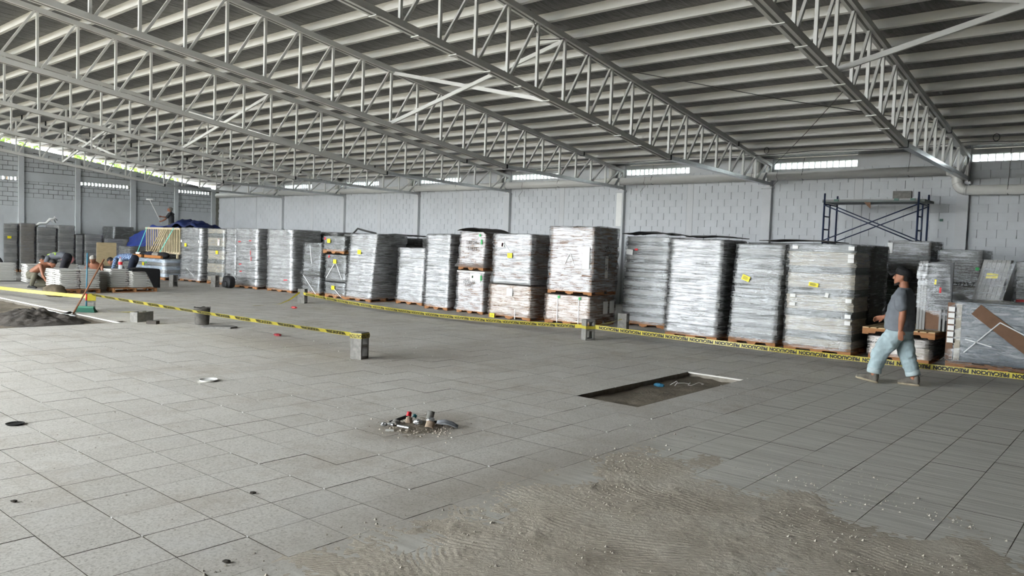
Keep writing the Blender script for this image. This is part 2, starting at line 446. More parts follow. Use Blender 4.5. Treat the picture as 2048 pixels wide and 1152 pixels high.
# upper band: glass block strips beside every truss, plain masonry for the rest of the bay
def glass_block():
    k = NT('glass_block'); t = k.n('BsdfTransparent'); t.inputs[0].default_value = (.93, .97, .97, 1)
    tr = k.n('BsdfTranslucent'); tr.inputs[0].default_value = (.85, .9, .9, 1)
    g = k.n('BsdfGlossy', Roughness=.08)
    a = k.n('MixShader'); a.inputs[0].default_value = .35; k.l(t.outputs[0], a.inputs[1]); k.l(tr.outputs[0], a.inputs[2])
    b = k.n('MixShader'); b.inputs[0].default_value = .10; k.l(a.outputs[0], b.inputs[1]); k.l(g.outputs[0], b.inputs[2])
    k.l(b.outputs[0], k.out.inputs[0]); return k.m
M_GLASSB = glass_block()
pane = MB().box(.006, 0, .006, .150, .06, .168).mesh('pane', M_GLASSB)
for wi, a in enumerate(XALL[:-1]):
    if a + 2.2 > X_FAR: continue
    nxt = a + 4.79
    MB().box(a + 2.2, Y_BACK, 4.085, min(nxt, X_FAR), Y_BACK + .22, 4.50).build('upper_wall', M_WHITE, WALL_BACK)
    MB().box(a, Y_BACK, 4.27, a + 2.2, Y_BACK + .22, 4.395).build('lintel', M_WHITE, WALL_BACK)
    MB().box(a - .01, Y_BACK - .02, 4.06, a + 2.22, Y_BACK + .22, 4.092).build('window_sill', M_WHITE, WALL_BACK)
    w = struct(MB().box(a, Y_BACK + .03, 4.092, a + 2.2, Y_BACK + .07, 4.098).build('window_%d' % (wi + 1), M_WHITE))
    for j in range(14): put('pane', pane, w, (a + .002 + j * .1568, Y_BACK + .03, 4.094))
    for j in range(1, 14): MB().box(a + j * .1568 - .004, Y_BACK + .02, 4.094, a + j * .1568 + .008, Y_BACK + .09, 4.27).build('mortar_joint', M_WHITE, w)
MB().box(X_END, Y_BACK, 4.085, XK[6] - .0, Y_BACK + .22, 4.50).build('upper_wall', M_WHITE, WALL_BACK)

# end wall: grey block with ring beams, pilasters and vent slots, daylight gap above
wl = MB().box(X_END - .22, Y_FRONT, -.3, X_END - .02, Y_BACK + .2, 3.90).build('wall_left', M_JOINT)
WALL_LEFT = struct(wl)
PY = [(6.85, 7.10), (9.28, 9.53), (11.72, 11.94), (14.05, 14.27), (16.55, 16.81), (18.74, 18.94), (20.74, 21.0)]
SLOTS = [(9.53, 11.72), (14.30, 16.52), (18.98, 20.70)]
yy = [Y_FRONT] + [v for s in SLOTS for v in s] + [Y_BACK + .2]
for i in range(0, len(yy), 2): MB().box(X_END - .22, yy[i], 3.90, X_END - .02, yy[i + 1], 4.04).build('wall_panel', M_JOINT, WALL_LEFT)
up = MB(); prof = [(Y_FRONT, zb(Y_FRONT) - .1), (RIDGE, zb(RIDGE) - .1), (Y_BACK + .2, zb(Y_BACK) - .1)]
P = [(X_END - .22, y, z) for y, z in prof] + [(X_END - .22, Y_BACK + .2, 4.04), (X_END - .22, Y_FRONT, 4.04)]
up.add(P + [(X_END - .02, y, z) for _, y, z in P], [(0, 1, 2, 3, 4), (9, 8, 7, 6, 5), (0, 5, 6, 1), (1, 6, 7, 2), (2, 7, 8, 3), (3, 8, 9, 4), (4, 9, 5, 0)])
up.build('upper_wall', M_JOINT, WALL_LEFT)
for y0, y1 in SLOTS:                       # little piers of the ventilation blocks
    n = int((y1 - y0) / .155)
    for j in range(1, n): MB().box(X_END - .2, y0 + j * (y1 - y0) / n - .022, 3.90, X_END - .03, y0 + j * (y1 - y0) / n + .022, 4.04).build('vent_pier', M_GREYWALL, WALL_LEFT)
for y0, y1 in PY: MB().box(X_END - .05, y0, 0, X_END + .09, y1, min(zb(y0), zb(y1)) - .16).build('pilaster', M_GREYWALL, WALL_LEFT)
MB().box(X_END - .03, Y_FRONT, -.1, X_END + .012, Y_BACK, 2.50).build('plaster_base', M_GREYWALL, WALL_LEFT)
MB().box(X_END - .03, 6, 2.50, X_END + .035, Y_BACK, 2.77).build('ring_beam', M_GREYWALL, WALL_LEFT)
for i, (a, b) in enumerate(zip(PY[:-1], PY[1:])):
    y0, y1 = a[1], b[0]
    MB().box(X_END - .03, y0, 4.042 if i % 2 else 3.89, X_END + .03, y1, 4.30).build('ring_beam', M_GREYWALL, WALL_LEFT)
    lowz = (2.77, 2.77, 3.17, 3.37, 3.17, 2.97)[i]
    if lowz > 2.8: MB().box(X_END - .03, y0, 2.77, X_END + .008, y1, lowz).build('plaster_patch', M_GREYWALL, WALL_LEFT)
# sloping rendered band along the top of the wall
tb = MB(); y0, y1 = 6, Y_BACK
tb.add([(X_END - .03, y0, zb(y0) - .28), (X_END + .03, y0, zb(y0) - .28), (X_END + .03, y1, zb(y1) - .28), (X_END - .03, y1, zb(y1) - .28),
        (X_END - .03, y0, zb(y0) - .1), (X_END + .03, y0, zb(y0) - .1), (X_END + .03, y1, zb(y1) - .1), (X_END - .03, y1, zb(y1) - .1)],
       [(3, 2, 1, 0), (4, 5, 6, 7), (0, 1, 5, 4), (1, 2, 6, 5), (2, 3, 7, 6), (3, 0, 4, 7)]); tb.build('top_band', M_GREYWALL, WALL_LEFT)
nb = 0; restb = MB()
cand = []
for i, (a, b) in enumerate(zip(PY[:-1], PY[1:])):
    y0, y1 = a[1], b[0]; lowz = (2.77, 2.77, 3.17, 3.37, 3.17, 2.97)[i]
    for z_start, z_end in ((lowz, 3.89), (4.32, None)):
        c = 0; z = z_start
        while True:
            top = z + .2
            if z_end and top > z_end + .12: break
            if not z_end and z > zb(y0) - .35: break
            y = y0 - (.2 if c % 2 else 0)
            while y < y1 - .03:
                ya, yb = max(y, y0), min(y + .4, y1); h = .2
                lim = z_end if z_end else zb((ya + yb) / 2) - .27
                h = min(.2, lim - z)
                if yb - ya > .06 and h > .05: cand.append((-ya, ya, yb, z, h))
                y += .4
            z += .2; c += 1
cand.sort()
for _, ya, yb, z, h in cand:
    L = yb - ya - .022; H = h - .020
    me = block_piece('g', L, H, .03, M_GREYBLOCK)
    if nb < 298:
        put('block', me, WALL_LEFT, (X_END + rr_.uniform(-.002, .002), ya + .011, z + .010), (0, 0, PI / 2)); nb += 1
    else:
        n0 = len(restb.v)
        restb.v += [(X_END - v.co.y, ya + .008 + v.co.x, z + .007 + v.co.z) for v in me.vertices]; restb.f += [tuple(i2 + n0 for i2 in p.vertices) for p in me.polygons]
if restb.v: restb.build('far_blocks', M_GREYBLOCK, WALL_LEFT, kind='stuff')
# ragged dark corner joint between the two walls
rg = MB(); rj = random.Random(5)
def ragged(u, v):
    z = .2 + 4.1 * v
    if u < .25: return (X_END + .02, Y_BACK - .01, z)
    if u > .75: return (X_END + .35 + .10 * noise.noise((0, 0, z * 7)), Y_BACK - .012, z)
    return (X_END + .02 + .33 * (u - .25) * 2, Y_BACK - .03 + .02 * noise.noise((u * 9, 0, z * 9)), z)
rg.grid(ragged, 4, 60).build('rough_corner_joint', mat('rough_mortar', '56564f', .95, .3, 9, .5, 40, world=True), WALL_LEFT)

# side behind the camera (wide open bay on the left) and the far end, seen only by the light
wf = MB()
struct(wf.box(DOOR[1], Y_FRONT - .2, -.3, X_FAR + .2, Y_FRONT, zb(Y_FRONT) - .02).build('wall_front', M_WHITE))
MB().box(X_END - .2, Y_FRONT - .2, -.3, DOOR[0], Y_FRONT, zb(Y_FRONT) - .02).build('wall_return', M_WHITE, bpy.data.objects['wall_front'])
MB().box(DOOR[0], Y_FRONT - .2, DOOR[2], DOOR[1], Y_FRONT, zb(Y_FRONT) - .02).build('lintel', M_WHITE, bpy.data.objects['wall_front'])
wr = MB(); P = [(X_FAR, Y_FRONT, -.3), (X_FAR, Y_BACK + .2, -.3)] + [(X_FAR, y, z) for y, z in ((Y_BACK + .2, zb(Y_BACK) + .1), (RIDGE, zb(RIDGE) + .1), (Y_FRONT, zb(Y_FRONT) + .1))]
wr.add(P + [(x + .2, y, z) for x, y, z in P], [(4, 3, 2, 1, 0), (5, 6, 7, 8, 9), (0, 1, 6, 5), (1, 2, 7, 6), (2, 3, 8, 7), (3, 4, 9, 8), (4, 0, 5, 9)])
struct(wr.build('wall_right', mat('dark_block_low_bounce', '5c5a55', .9, .1, 2, world=True)))  # unseen end wall, dark tone picked to cut bounced light

# ------------------------------------------------------------------ roof
PUR = [13.86 + .785 * n for n in range(-14, 9)]           # purlin lines on the slope we see
PUR = [y for y in PUR if y < 20.5]
ce = MB()
ys = []
edges = [RIDGE] + PUR + [Y_BACK + .05]
def ceil_pt(x, y, sag):
    w = noise.noise((x * 1.1, y * .8, 0)) * .5 + noise.noise((x * 2.7 + y * 1.1, y * .6, 4)) * .5
    return (x, y, zb(y) + .150 - sag * (.045 + .035 * w))
NX = 190
yl = []
for a, b in zip(edges[:-1], edges[1:]):
    n = 5
    for j in range(n): yl.append((a + (b - a) * j / n, math.sin(PI * j / n)))
yl.append((edges[-1], 0))
ce.grid(lambda u, v: ceil_pt(X_END - .3 + (X_FAR - X_END + .5) * u, *yl[round(v * (len(yl) - 1))]), NX, len(yl) - 1)
n0 = len(ce.v)
ce.add([(X_END - .3, RIDGE, zb(RIDGE) + .150), (X_FAR + .2, RIDGE, zb(RIDGE) + .150), (X_FAR + .2, Y_FRONT - .3, zb(Y_FRONT) + .12), (X_END - .3, Y_FRONT - .3, zb(Y_FRONT) + .12)], [(0, 1, 2, 3)])
struct(ce.build('ceiling', M_INSUL, smooth=True))
ro = MB(); 
for sgn, ye in ((1, Y_BACK + .6), (-1, Y_FRONT - .6)):
    z1 = zb(RIDGE) + .21; z0 = z1 - .137 * abs(ye - RIDGE)
    a, b = X_END - .5, X_FAR + .4
    ro.add([(a, RIDGE, z1), (b, RIDGE, z1), (b, ye, z0), (a, ye, z0), (a, RIDGE, z1 + .04), (b, RIDGE, z1 + .04), (b, ye, z0 + .04), (a, ye, z0 + .04)],
           [(3, 2, 1, 0), (4, 5, 6, 7), (0, 1, 5, 4), (1, 2, 6, 5), (2, 3, 7, 6), (3, 0, 4, 7)])
struct(ro.build('roof', M_PURLIN))
for i, y in enumerate(reversed(PUR)):
    z = zb(y); h = .150; t = .004; fl = .065
    q = MB()
    sec = [(y, z), (y, z + h), (y + fl, z + h - .137 * fl), (y + fl, z + h - .02), (y + fl - t, z + h - .02), (y + fl - t, z + h - t - .008), (y + t, z + h - t), (y + t, z + t), (y + fl - t, z + t - .008), (y + fl - t, z + .02), (y + fl, z + .02), (y + fl, z - .009)]
    q.loft([[(X_END - .25, a, b) for a, b in sec], [(X_FAR + .1, a, b) for a, b in sec]])
    o = q.build('roof_purlin', M_PURLIN)
    tag(o, ('light steel roof purlin nearest the white block wall' if i == 0 else 'light steel roof purlin, %s in line up from the white block wall' % ORD[i]), 'purlin', 'roof purlins')

# ------------------------------------------------------------------ trusses
def zt(y): return 4.20 + .1375 * (20.94 - y)            # centre of the top chord
def zbot(y): return 3.69 + .019 * (20.94 - y) if y > 15.23 else 3.80 + .1315 * (15.23 - y)
POSTS = [15.23 + .784 * n for n in range(-19, 8)]
T_IN = 0.2                                                 # trusses are built up to here
def chord(mb, fn, ya, yb, w=.15, h=.10, gap=.05):
    for s in (-1, 1):
        c = s * (w / 4 + gap / 4); ww = (w - gap) / 2
        mb.bar((c, ya, fn(ya)), (c, yb, fn(yb)), ww, h, (1, 0, 0))
def make_truss():
    root = empty('roof_truss')
    for nm, fn, knee in (('top_chord', zt, 18.66), ('bottom_chord', zbot, 15.23)):
        for seg, (ya, yb) in (('', (T_IN, knee)), ('_end', (knee + .02, 20.92))):
            m = MB(); m.bar((0, ya, fn(ya)), (0, yb, fn(yb)), .15 if not seg else .12, .10 if not seg else .085, (1, 0, 0))
            m.build(nm + seg, M_STEEL if not (seg and nm[0] == 'b') else M_GALV, root)
            if not seg:
                g = MB(); d = -.052
                g.bar((0, ya, fn(ya) + d), (0, yb, fn(yb) + d), .035, .006, (1, 0, 0)); g.build('slot_shade_strip', mat('slot_shade_grey', '6d6b66', .7), root)  # grey strip painted in for the shade inside the chord's slot
        e = MB().box(-.078, knee - .03, fn(knee) - .056, .078, knee + .03, fn(knee) + .056); e.build('tube_end_shade', M_BLACK, root)  # solid black box stands in for the dark hollow of the tube
    for y in POSTS:
        MB().box(-.024, y - .024, zbot(y) + .03, .024, y + .024, zt(y) - .03).build('post', M_STEEL, root)
    for a, b in zip(POSTS[:-1], POSTS[1:]):
        MB().bar((0, a + .06, zbot(a + .06) + .03), (0, b - .05, zt(b - .05) - .03), .044, .044, (1, 0, 0)).build('diagonal', M_STEEL, root)
    MB().bar((0, 20.45, zbot(20.45)), (0, 20.9, zt(20.9) - .03), .044, .044, (1, 0, 0)).build('diagonal', M_GALV, root)
    MB().box(-.05, 20.86, 3.62, .05, 20.98, 4.24).build('end_post', M_STEEL, root)
    return root
T_LAB = ['white steel roof truss that ends above the pipe elbow', 'white steel roof truss, second from the pipe elbow',
         'white steel roof truss, third from the pipe elbow', 'white steel roof truss, fourth from the pipe elbow', 'white steel roof truss, fifth from the pipe elbow',
         'white steel roof truss, sixth from the pipe elbow', 'white steel roof truss nearest the grey end wall']
truss0 = make_truss()
for k in range(-1, 7):
    t = truss0 if k == -1 else copy_tree(truss0)
    t.location = (XK[0] + 4.79 - .08 if k == -1 else XK[k] - .08, 0, 0)
    tag(t, 'white steel roof truss out past the pipe elbow' if k == -1 else T_LAB[k], 'truss', 'roof trusses')
    if 0 <= k <= 1:
        for y in POSTS[3:18]:
            MB().box(-.085, y + .28, zbot(y + .3) - .064, .085, y + .36, zbot(y + .3) - .052).build('batten_plate', M_STEEL, t)
    if k == 6:
        for y in PUR[6:18]: MB().box(.05, y - .05, zb(y) - .02, .09, y - .01, zb(y) + .17).build('purlin_block', M_BLACK, t)  # small black block beside each purlin on this truss
# cross braces between pairs of trusses
BY = 11.33
for i, (ka, kb) in enumerate(((6, 5), (4, 3), (2, 1), (0, -1))):
    xa = XK[ka] - .08; xb = XK[0] + 4.79 - .08 if kb < 0 else XK[kb] - .08
    who = ('nearest the grey end wall', 'third from the pipe elbow', 'second from the pipe elbow', 'above the walking man')[i]
    o = MB().bar((xa + .03, BY - .03, zbot(BY) + .05), (xb - .03, BY - .03, zt(BY) - .05), .045, .075, (0, 1, 0)).build('cross_brace', M_STEEL)
    tag(o, 'white steel brace bar rising to the right, pair ' + who, 'brace', 'cross braces')
    o = MB().bar((xa + .03, BY + .03, zt(BY) - .05), (xb - .03, BY + .03, zbot(BY) + .05), .045, .075, (0, 1, 0)).build('cross_brace', M_STEEL)
    tag(o, 'white steel brace bar falling to the right, pair ' + who, 'brace', 'cross braces')
# thin tie wires
def wire(name, pts, r, label, m=None):
    o = MB().tube(pts, r, 5).build(name, m or mat('grey_wire', '4d4c49', .6), smooth=True); tag(o, label, 'wire'); return o
wire('tie_wire', [(-8.4, 13.2, zb(13.2) - .05), (-6.2, 15.6, zb(15.6) - .1), (-3.9, 18.2, zb(18.2) - .03)], .009, 'thin grey stay wire stretched under the purlins of the bay left of the pipe elbow')
wire('hanging_wire', [(-3.8, 11.8, zbot(11.8) - .1), (-5.9, 16.2, 4.3), (-8.3, 20.5, 4.15)], .007, 'slack wire running from the elbow truss down to the next truss end')
wire('hanging_wire', [(-8.5, 10.2, zb(10.2)), (-8.6, 10.6, zb(10.6) - .35), (-8.5, 11.4, zb(11.4) - .05)], .009, 'short looped wire hanging at the top of the second truss')
for i, (x, yy_) in enumerate(((-31, 20.4), (-26.5, 20.4))):
    pass
# electrical cable run under the last purlin
wire('cable_run', [(x, 19.75 + .03 * math.sin(x * 2.3), zb(19.75) - .04 - .05 * abs(math.sin(x * .9))) for x in [-20 + .5 * i for i in range(50)]], .008, 'dark cable draped along under the purlin above the windows', M_BLACK)
lo = MB().tube([(-2.98 + .06 * math.cos(t), 19.36, zb(19.36) - .075 + .08 * math.sin(t)) for t in [PI / 2 + i * PI / 8 for i in range(17)]], .008, 5).build('cable_loop', M_BLACK, smooth=True); tag(lo, 'small black cable loop hanging under the roof near the far window', 'wire')
lo = MB().tube([(-8.05 + .06 * math.cos(t), 19.36, zb(19.36) - .075 + .08 * math.sin(t)) for t in [PI / 2 + i * PI / 8 for i in range(17)]], .008, 5).build('cable_loop', M_BLACK, smooth=True); tag(lo, 'small black cable loop hanging beside the second truss end', 'wire')

# ------------------------------------------------------------------ drain pipe along the back wall
PYY = Y_BACK - .20; PR = .115
dp = empty('drain_pipe', (0, 0, 0)); tag(dp, 'long cream drain pipe with an elbow running along the white block wall', 'pipe')
MB().tube([(X_END + .5, PYY, 3.86), (-4.15, PYY, 3.89)], PR, 20).build('upper_pipe', M_PVC, dp, True)
el = [(-4.16, PYY, 3.89)] + [(-4.16 + .22 * math.sin(t), PYY, 3.67 + .22 * math.cos(t)) for t in [i * PI / 12 for i in range(0, 7)]]
el += [(-3.94, PYY, 3.63)] + [(-3.72 - .22 * math.cos(t), PYY, 3.63 - .22 * math.sin(t)) for t in [i * PI / 12 for i in range(1, 7)]]
MB().tube(el, PR * 1.06, 20).build('elbow', M_PVC, dp, True)
MB().tube([(-3.74, PYY, 3.41), (X_FAR - .1, PYY, 3.37)], PR, 20).build('lower_pipe', M_PVC, dp, True)
for j in (0, 3, 6, 9, 13):
    if j < len(el) - 1: MB().tube([Vector(el[j]) - (Vector(el[j + 1]) - Vector(el[j])) * .03, Vector(el[j]) + (Vector(el[j + 1]) - Vector(el[j])) * .05], PR * 1.075, 20).build('joint_seam', mat('pipe_seam', '77766f', .6), dp, True)
for x in (-35, -30.2, -25.4, -20.6, -15.8, -12.2, -9.0, -7.6, -5.0, -2.9, -2.3, 1):
    z = 3.88 if x < -4.2 else 3.40
    MB().tube([(x, PYY + PR * 1.02 * math.cos(t), z + PR * 1.05 * math.sin(t)) for t in [i * PI / 8 for i in range(-6, 9)]] + [(x, PYY - .02, z + .3), (x, PYY + .02, 4.35)], .006, 5).build('hanger_wire', mat('grey_wire', '4d4c49'), dp, True)
for k in range(1, 7):      # gutter downpipe behind every truss end
    MB().tube([(XK[k] - .42, PYY + .02, 3.95), (XK[k] - .42, PYY + .02, 4.42)], .11, 16).build('gutter_drop', M_PVC, dp, True)
for n_, x, zz in ((0, -8.25, 3.95), (1, -12.4, 3.9), (2, -17.3, 3.85)):
    wire('loose_wire', [(x, PYY - .13, zz + .1), (x - .03, PYY - .14, zz - .08), (x + .03, PYY - .16, zz - .2), (x - .13, PYY - .15, zz - .36), (x - .09, PYY - .16, zz - .52)], .005,
         'dark loose wire dangling from the pipe beside the %s truss end' % ORD[n_ + 1])
sw = MB().box(XK[0] - .60, Y_BACK - .025, 2.68, XK[0] - .53, Y_BACK - .003, 2.74).build('wall_anchor', mat('green_plastic', '2f5a4c', .5)); tag(sw, 'small dark green fixing on the white wall below the pipe elbow', 'fixing')
# ------------------------------------------------------------------ wrapped pallet loads
def film_mat(name, hexcol, a_lo, a_hi, rough=.22, sx=1.0, metal=.85):
    k = NT(name); p = k.objc()
    st = k.noise(k.mapped(p, (1.2 * sx, 1.2 * sx, 13)), 2.2, 5, .62, .35)
    fine = k.noise(k.mapped(p, (5, 5, 60)), 2.0, 3, .6)
    bl = k.noise(p, 2.4, 3, .6)
    a = k.math('ADD', k.math('MULTIPLY', st, .7), k.math('ADD', k.math('MULTIPLY', bl, .25), k.math('MULTIPLY', fine, .15)))
    al = k.n('MapRange'); k.l(a, al.inputs[0]); al.inputs[1].default_value = .38; al.inputs[2].default_value = .70; al.inputs[3].default_value = a_lo; al.inputs[4].default_value = a_hi
    k.l(al.outputs[0], k.p.inputs['Alpha'])
    k.p.inputs['Base Color'].default_value = srgb(hexcol); k.p.inputs['Roughness'].default_value = rough
    k.p.inputs['Specular IOR Level'].default_value = .9; k.p.inputs['Metallic'].default_value = metal
    k.bump(k.math('ADD', st, k.math('MULTIPLY', fine, .5)), .55, .02)
    return k.m
F_WHITE = film_mat('milky_stretch_film', 'dee0e2', .02, .74, .36)
F_CLEAR = film_mat('clear_stretch_film', 'd3d7d9', .01, .48, .30)
F_BROWN = film_mat('stretch_film_over_carton', 'e4dfda', .01, .7, .30)
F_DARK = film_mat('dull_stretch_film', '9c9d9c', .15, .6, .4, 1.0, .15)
M_WOOD = mat('pallet_wood', '9a6b42', .8, .25, 3, .15, 40, stretch=(1, 1, 6))
M_WOODL = mat('pale_lumber', 'c9ae84', .75, .15, 3, .1, 40, stretch=(1, 1, 5))
M_PANW = mat('white_panel_edge', '868683', .5, .08, 3)
M_PANG = mat('grey_panel_edge', '555754', .55, .12, 3)
M_PANC = mat('cream_panel_edge', 'a69f8f', .6, .1, 3)
M_PAND = mat('dark_panel_edge', '3c3c3a', .6, .12, 3)
M_CARD = mat('brown_cardboard', '755945', .85, .12, 5, .05, 60)
M_YEL = mat('yellow_sticker', 'f1e11a', .5, .05, 8)
M_PAPER = mat('white_paper', 'e8e8e4', .7, .03, 8)
M_INK = mat('black_ink', '111111', .6, .05)
M_RED = mat('red_sticker', 'd2262c', .5, .1)
M_GREEN = mat('green_sticker', '14a04a', .5, .1)
M_STRAP = mat('white_strap', 'e6e8e8', .4, .05)
M_STRAPG = mat('grey_carton_liner', '56544f', .8, .15, 3)

def stringer_mesh(w, h=.085, t=.04):
    """notched board along x, front face at y=0"""
    n1, n2, nw, nh = w * .18, w * .58, w * .24, h * .45
    prof = [(0, 0), (n1, 0), (n1 + .02, nh), (n1 + nw - .02, nh), (n1 + nw, 0), (n2, 0), (n2 + .02, nh), (n2 + nw - .02, nh), (n2 + nw, 0), (w, 0), (w, h), (0, h)]
    m = MB(); n = len(prof)
    m.v = [(x, 0, z) for x, z in prof] + [(x, t, z) for x, z in prof]
    top = [(0, 1, 2, 11), (2, 3, 10, 11), (3, 4, 5, 6), (3, 6, 7, 10), (7, 8, 9, 10)]
    m.f = [q for q in top] + [tuple(n + i for i in reversed(q)) for q in top] + [(i, (i + 1) % n, n + (i + 1) % n, n + i)[::-1] for i in range(n)]
    return m.mesh('stringer', M_WOOD)
def wood_pallet(root, w, d, z, boards=6, mt=None):
    """pallet from z up to z+.125 as parts of root, front at local y=0, centred on x"""
    sm = stringer_mesh(w)
    for y in (.0, d / 2 - .02, d - .04): put('stringer', sm, root, (-w / 2, y, z + .018))
    bm = MB().box(0, 0, 0, .10, d, .018).mesh('deck_board', mt or M_WOOD)
    for i in range(boards): put('deck_board', bm, root, (-w / 2 + (w - .10) * i / (boards - 1), 0, z + .103))
    bb = MB().box(0, 0, 0, .10, d, .018).mesh('bottom_board', M_WOOD)
    for i in range(3): put('bottom_board', bb, root, (-w / 2 + (w - .10) * i / 2, 0, z))

def film_sleeve(w, d, z0, z1, n, lean, rnd, bulge=.012, flare=0.0, waist=None, nx=9, ny=6):
    """wrinkled stretch film around a load, closed over the top"""
    rings = []; sub = 3
    for i in range(n * sub + 1):
        t = i / (n * sub); z = z0 + (z1 - z0) * t
        ph = (i % sub) / sub
        e = .010 + bulge * math.sin(PI * ph) * rnd.uniform(.5, 1.5) + (flare * max(0, 1 - t * 9) if flare else 0)
        if waist: e += waist[1] * math.exp(-((z - waist[0]) / .05) ** 2)
        lx, ly = lean[0] * t, lean[1] * t
        hw, hd = w / 2 + e, d / 2 + e; r = .03
        ring = []
        def nz(x, y): return .010 * noise.noise((x * 3 + 9 * z0, y * 3 + w, z * 9 + d)) + .006 * noise.noise((x * 9, y * 9, z * 22))
        side = [(-hw + 2 * hw * j / nx, -hd) for j in range(nx)] + [(hw, -hd + 2 * hd * j / ny) for j in range(ny)] + [(hw - 2 * hw * j / nx, hd) for j in range(nx)] + [(-hw, hd - 2 * hd * j / ny) for j in range(ny)]
        for j, (x, y) in enumerate(side):
            c = (abs(x) > hw - .001 and abs(y) > hd - .001)
            f = 1 + nz(x, y) / max(hw, hd) * 1.6 - (.012 if c else 0)
            ring.append((x * f + lx, d / 2 + y * f + ly, z))
        rings.append(ring)
    top = rings[-1]; cx = lean[0]; cy = d / 2 + lean[1]
    for s, dz in ((.985, .012), (.80, .016), (.4, .02), (.02, .022)):
        rings.append([(cx + (x - cx) * s, cy + (y - cy) * s, z1 + dz + .008 * noise.noise((x * 6 + s * 3, y * 6, 1))) for x, y, _ in top])
    m = MB(); m.loft(rings, cap=False); return m

def text_mesh(body, size, mt, extrude=0.0, bold=0.0):
    c = bpy.data.curves.new('txt', 'FONT'); c.body = body; c.size = size; c.align_x = 'CENTER'; c.align_y = 'CENTER'; c.resolution_u = 2; c.extrude = extrude; c.offset = bold
    o = bpy.data.objects.new('txt', c); COL.objects.link(o); bpy.context.view_layer.update()
    me = bpy.data.meshes.new_from_object(o.evaluated_get(bpy.context.evaluated_depsgraph_get()))
    bpy.data.objects.remove(o); bpy.data.curves.remove(c)
    me.materials.clear(); me.materials.append(mt); return me

def stack(name, label, x0, x1, yf, d, z0, h, rz=0.0, n=14, mats=None, film=None, lean=(0, 0), jit=.012, stickers=(), flare=0.0, waist=None, pallet=True, straps=(), extra=None, cat='pallet load', group=None, seed=0, thin=False):
    rnd = random.Random(hash((round(x0 * 100), round(yf * 100), round(z0 * 100))) % 99991 + seed)
    w = x1 - x0; root = empty(name, ((x0 + x1) / 2, yf, z0), rz)
    tag(root, label, cat, group)
    zl = 0
    if pallet: wood_pallet(root, w - .02, d, 0); zl = .123
    mats = mats or [M_PANW, M_PANG]; lh = (h - zl) / n
    for i in range(n):
        t = (i + .5) / n; ox = lean[0] * t + rnd.uniform(-jit, jit); oy = lean[1] * t + rnd.uniform(-jit, jit)
        mw = w / 2 - .012 + rnd.uniform(-jit, 0) * .5; z = zl + i * lh
        m = MB()
        if thin: m.box(-mw + ox, .012 + oy, z + .003, mw + ox, d - .012 + oy, z + lh - .003)
        else:    # panel with a recessed core between two skins
            a, b = lh * .24, lh * .76
            sec = [(z + .002, 0), (z + a, 0), (z + a + .003, .008), (z + b - .003, .008), (z + b, 0), (z + lh - .002, 0)]
            m.loft([[(-mw + ox + e, .012 + oy + e, zz), (mw + ox - e, .012 + oy + e, zz), (mw + ox - e, d - .012 + oy - e, zz), (-mw + ox + e, d - .012 + oy - e, zz)] for zz, e in sec])
        m.build('panel', mats[i % len(mats)], root)
    if film: film_sleeve(w, d, zl - .05 if pallet else .02, h, n, lean, rnd, flare=flare, waist=waist).build('stretch_film', film, root, True)
    def face(u, v, out=.035):      # point on the front face
        return (-w / 2 + w * u + lean[0] * v, lean[1] * v - out, h * v)
    for s in stickers:
        kind, u, v = s[:3]; ang = s[3] if len(s) > 3 else 0; sz = s[4] if len(s) > 4 else None
        if kind in ('yellow', 'paper', 'red', 'green'):
            sx, sy = sz or {'yellow': (.15, .12), 'paper': (.16, .22), 'red': (.05, .12), 'green': (.05, .06)}[kind]
            o = MB().box(-sx / 2, -.002, -sy / 2, sx / 2, .002, sy / 2).build('sticker', {'yellow': M_YEL, 'paper': M_PAPER, 'red': M_RED, 'green': M_GREEN}[kind], root, loc=face(u, v), rot=(0, ang, 0))
            if kind == 'yellow':
                o['label'] = 'yellow printed sticker'
                for q in range(3): MB().box(-sx * .36, -.004, -.004, sx * (.1 + .1 * (q % 2) + .1), -.002, .004).build('print_line', M_INK, o, loc=(0, 0, sy * (.22 - .22 * q)))
        elif kind == 'text':
            me = text_mesh(s[5], s[4], M_INK); o = put('handwriting', me, root, face(u, v, .042), (PI / 2, ang, 0))
        elif kind == 'sidetext':
            me = text_mesh(s[5], s[4], M_INK); o = put('handwriting', me, root, (w / 2 + .04, d * u, h * v), (PI / 2, 0, PI / 2))
        elif kind == 'sidepaper':
            sx, sy = s[4]; MB().box(-.002, -sx / 2, -sy / 2, .002, sx / 2, sy / 2).build('sticker', M_PAPER, root, loc=(w / 2 + .035, d * u, h * v))
        elif kind == 'sidered':
            sx, sy = s[4]; MB().box(-.002, -sx / 2, -sy / 2, .002, sx / 2, sy / 2).build('sticker', M_RED, root, loc=(w / 2 + .04, d * u, h * v))
    for (u0, v0), (u1, v1) in straps:
        MB().bar(face(u0, v0, .03), face(u1, v1, .03), .016, .004, (1, 0, 1)).build('strap', M_STRAP, root)
    if extra: extra(root, w, d, h)
    return root
G_ROW = 'front row of wrapped pallet loads'
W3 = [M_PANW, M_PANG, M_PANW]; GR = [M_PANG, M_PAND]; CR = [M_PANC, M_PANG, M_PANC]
BR = [M_CARD, mat('light_cardboard', '7f6550', .85, .1, 5)]
stack('wrapped_pallet_load', 'tall narrow white-wrapped panel load with a yellow sticker beside the timber railing', -28.42, -26.9, 13.95, 1.0, 0, 2.0, 0, 13, W3, F_WHITE, (.08, 0), stickers=[('yellow', .27, .68), ('paper', .06, .75, 0, (.09, .09)), ('paper', .93, .75, 0, (.09, .09))], flare=.07, straps=[((.35, .25), (.95, .03))], group=G_ROW)
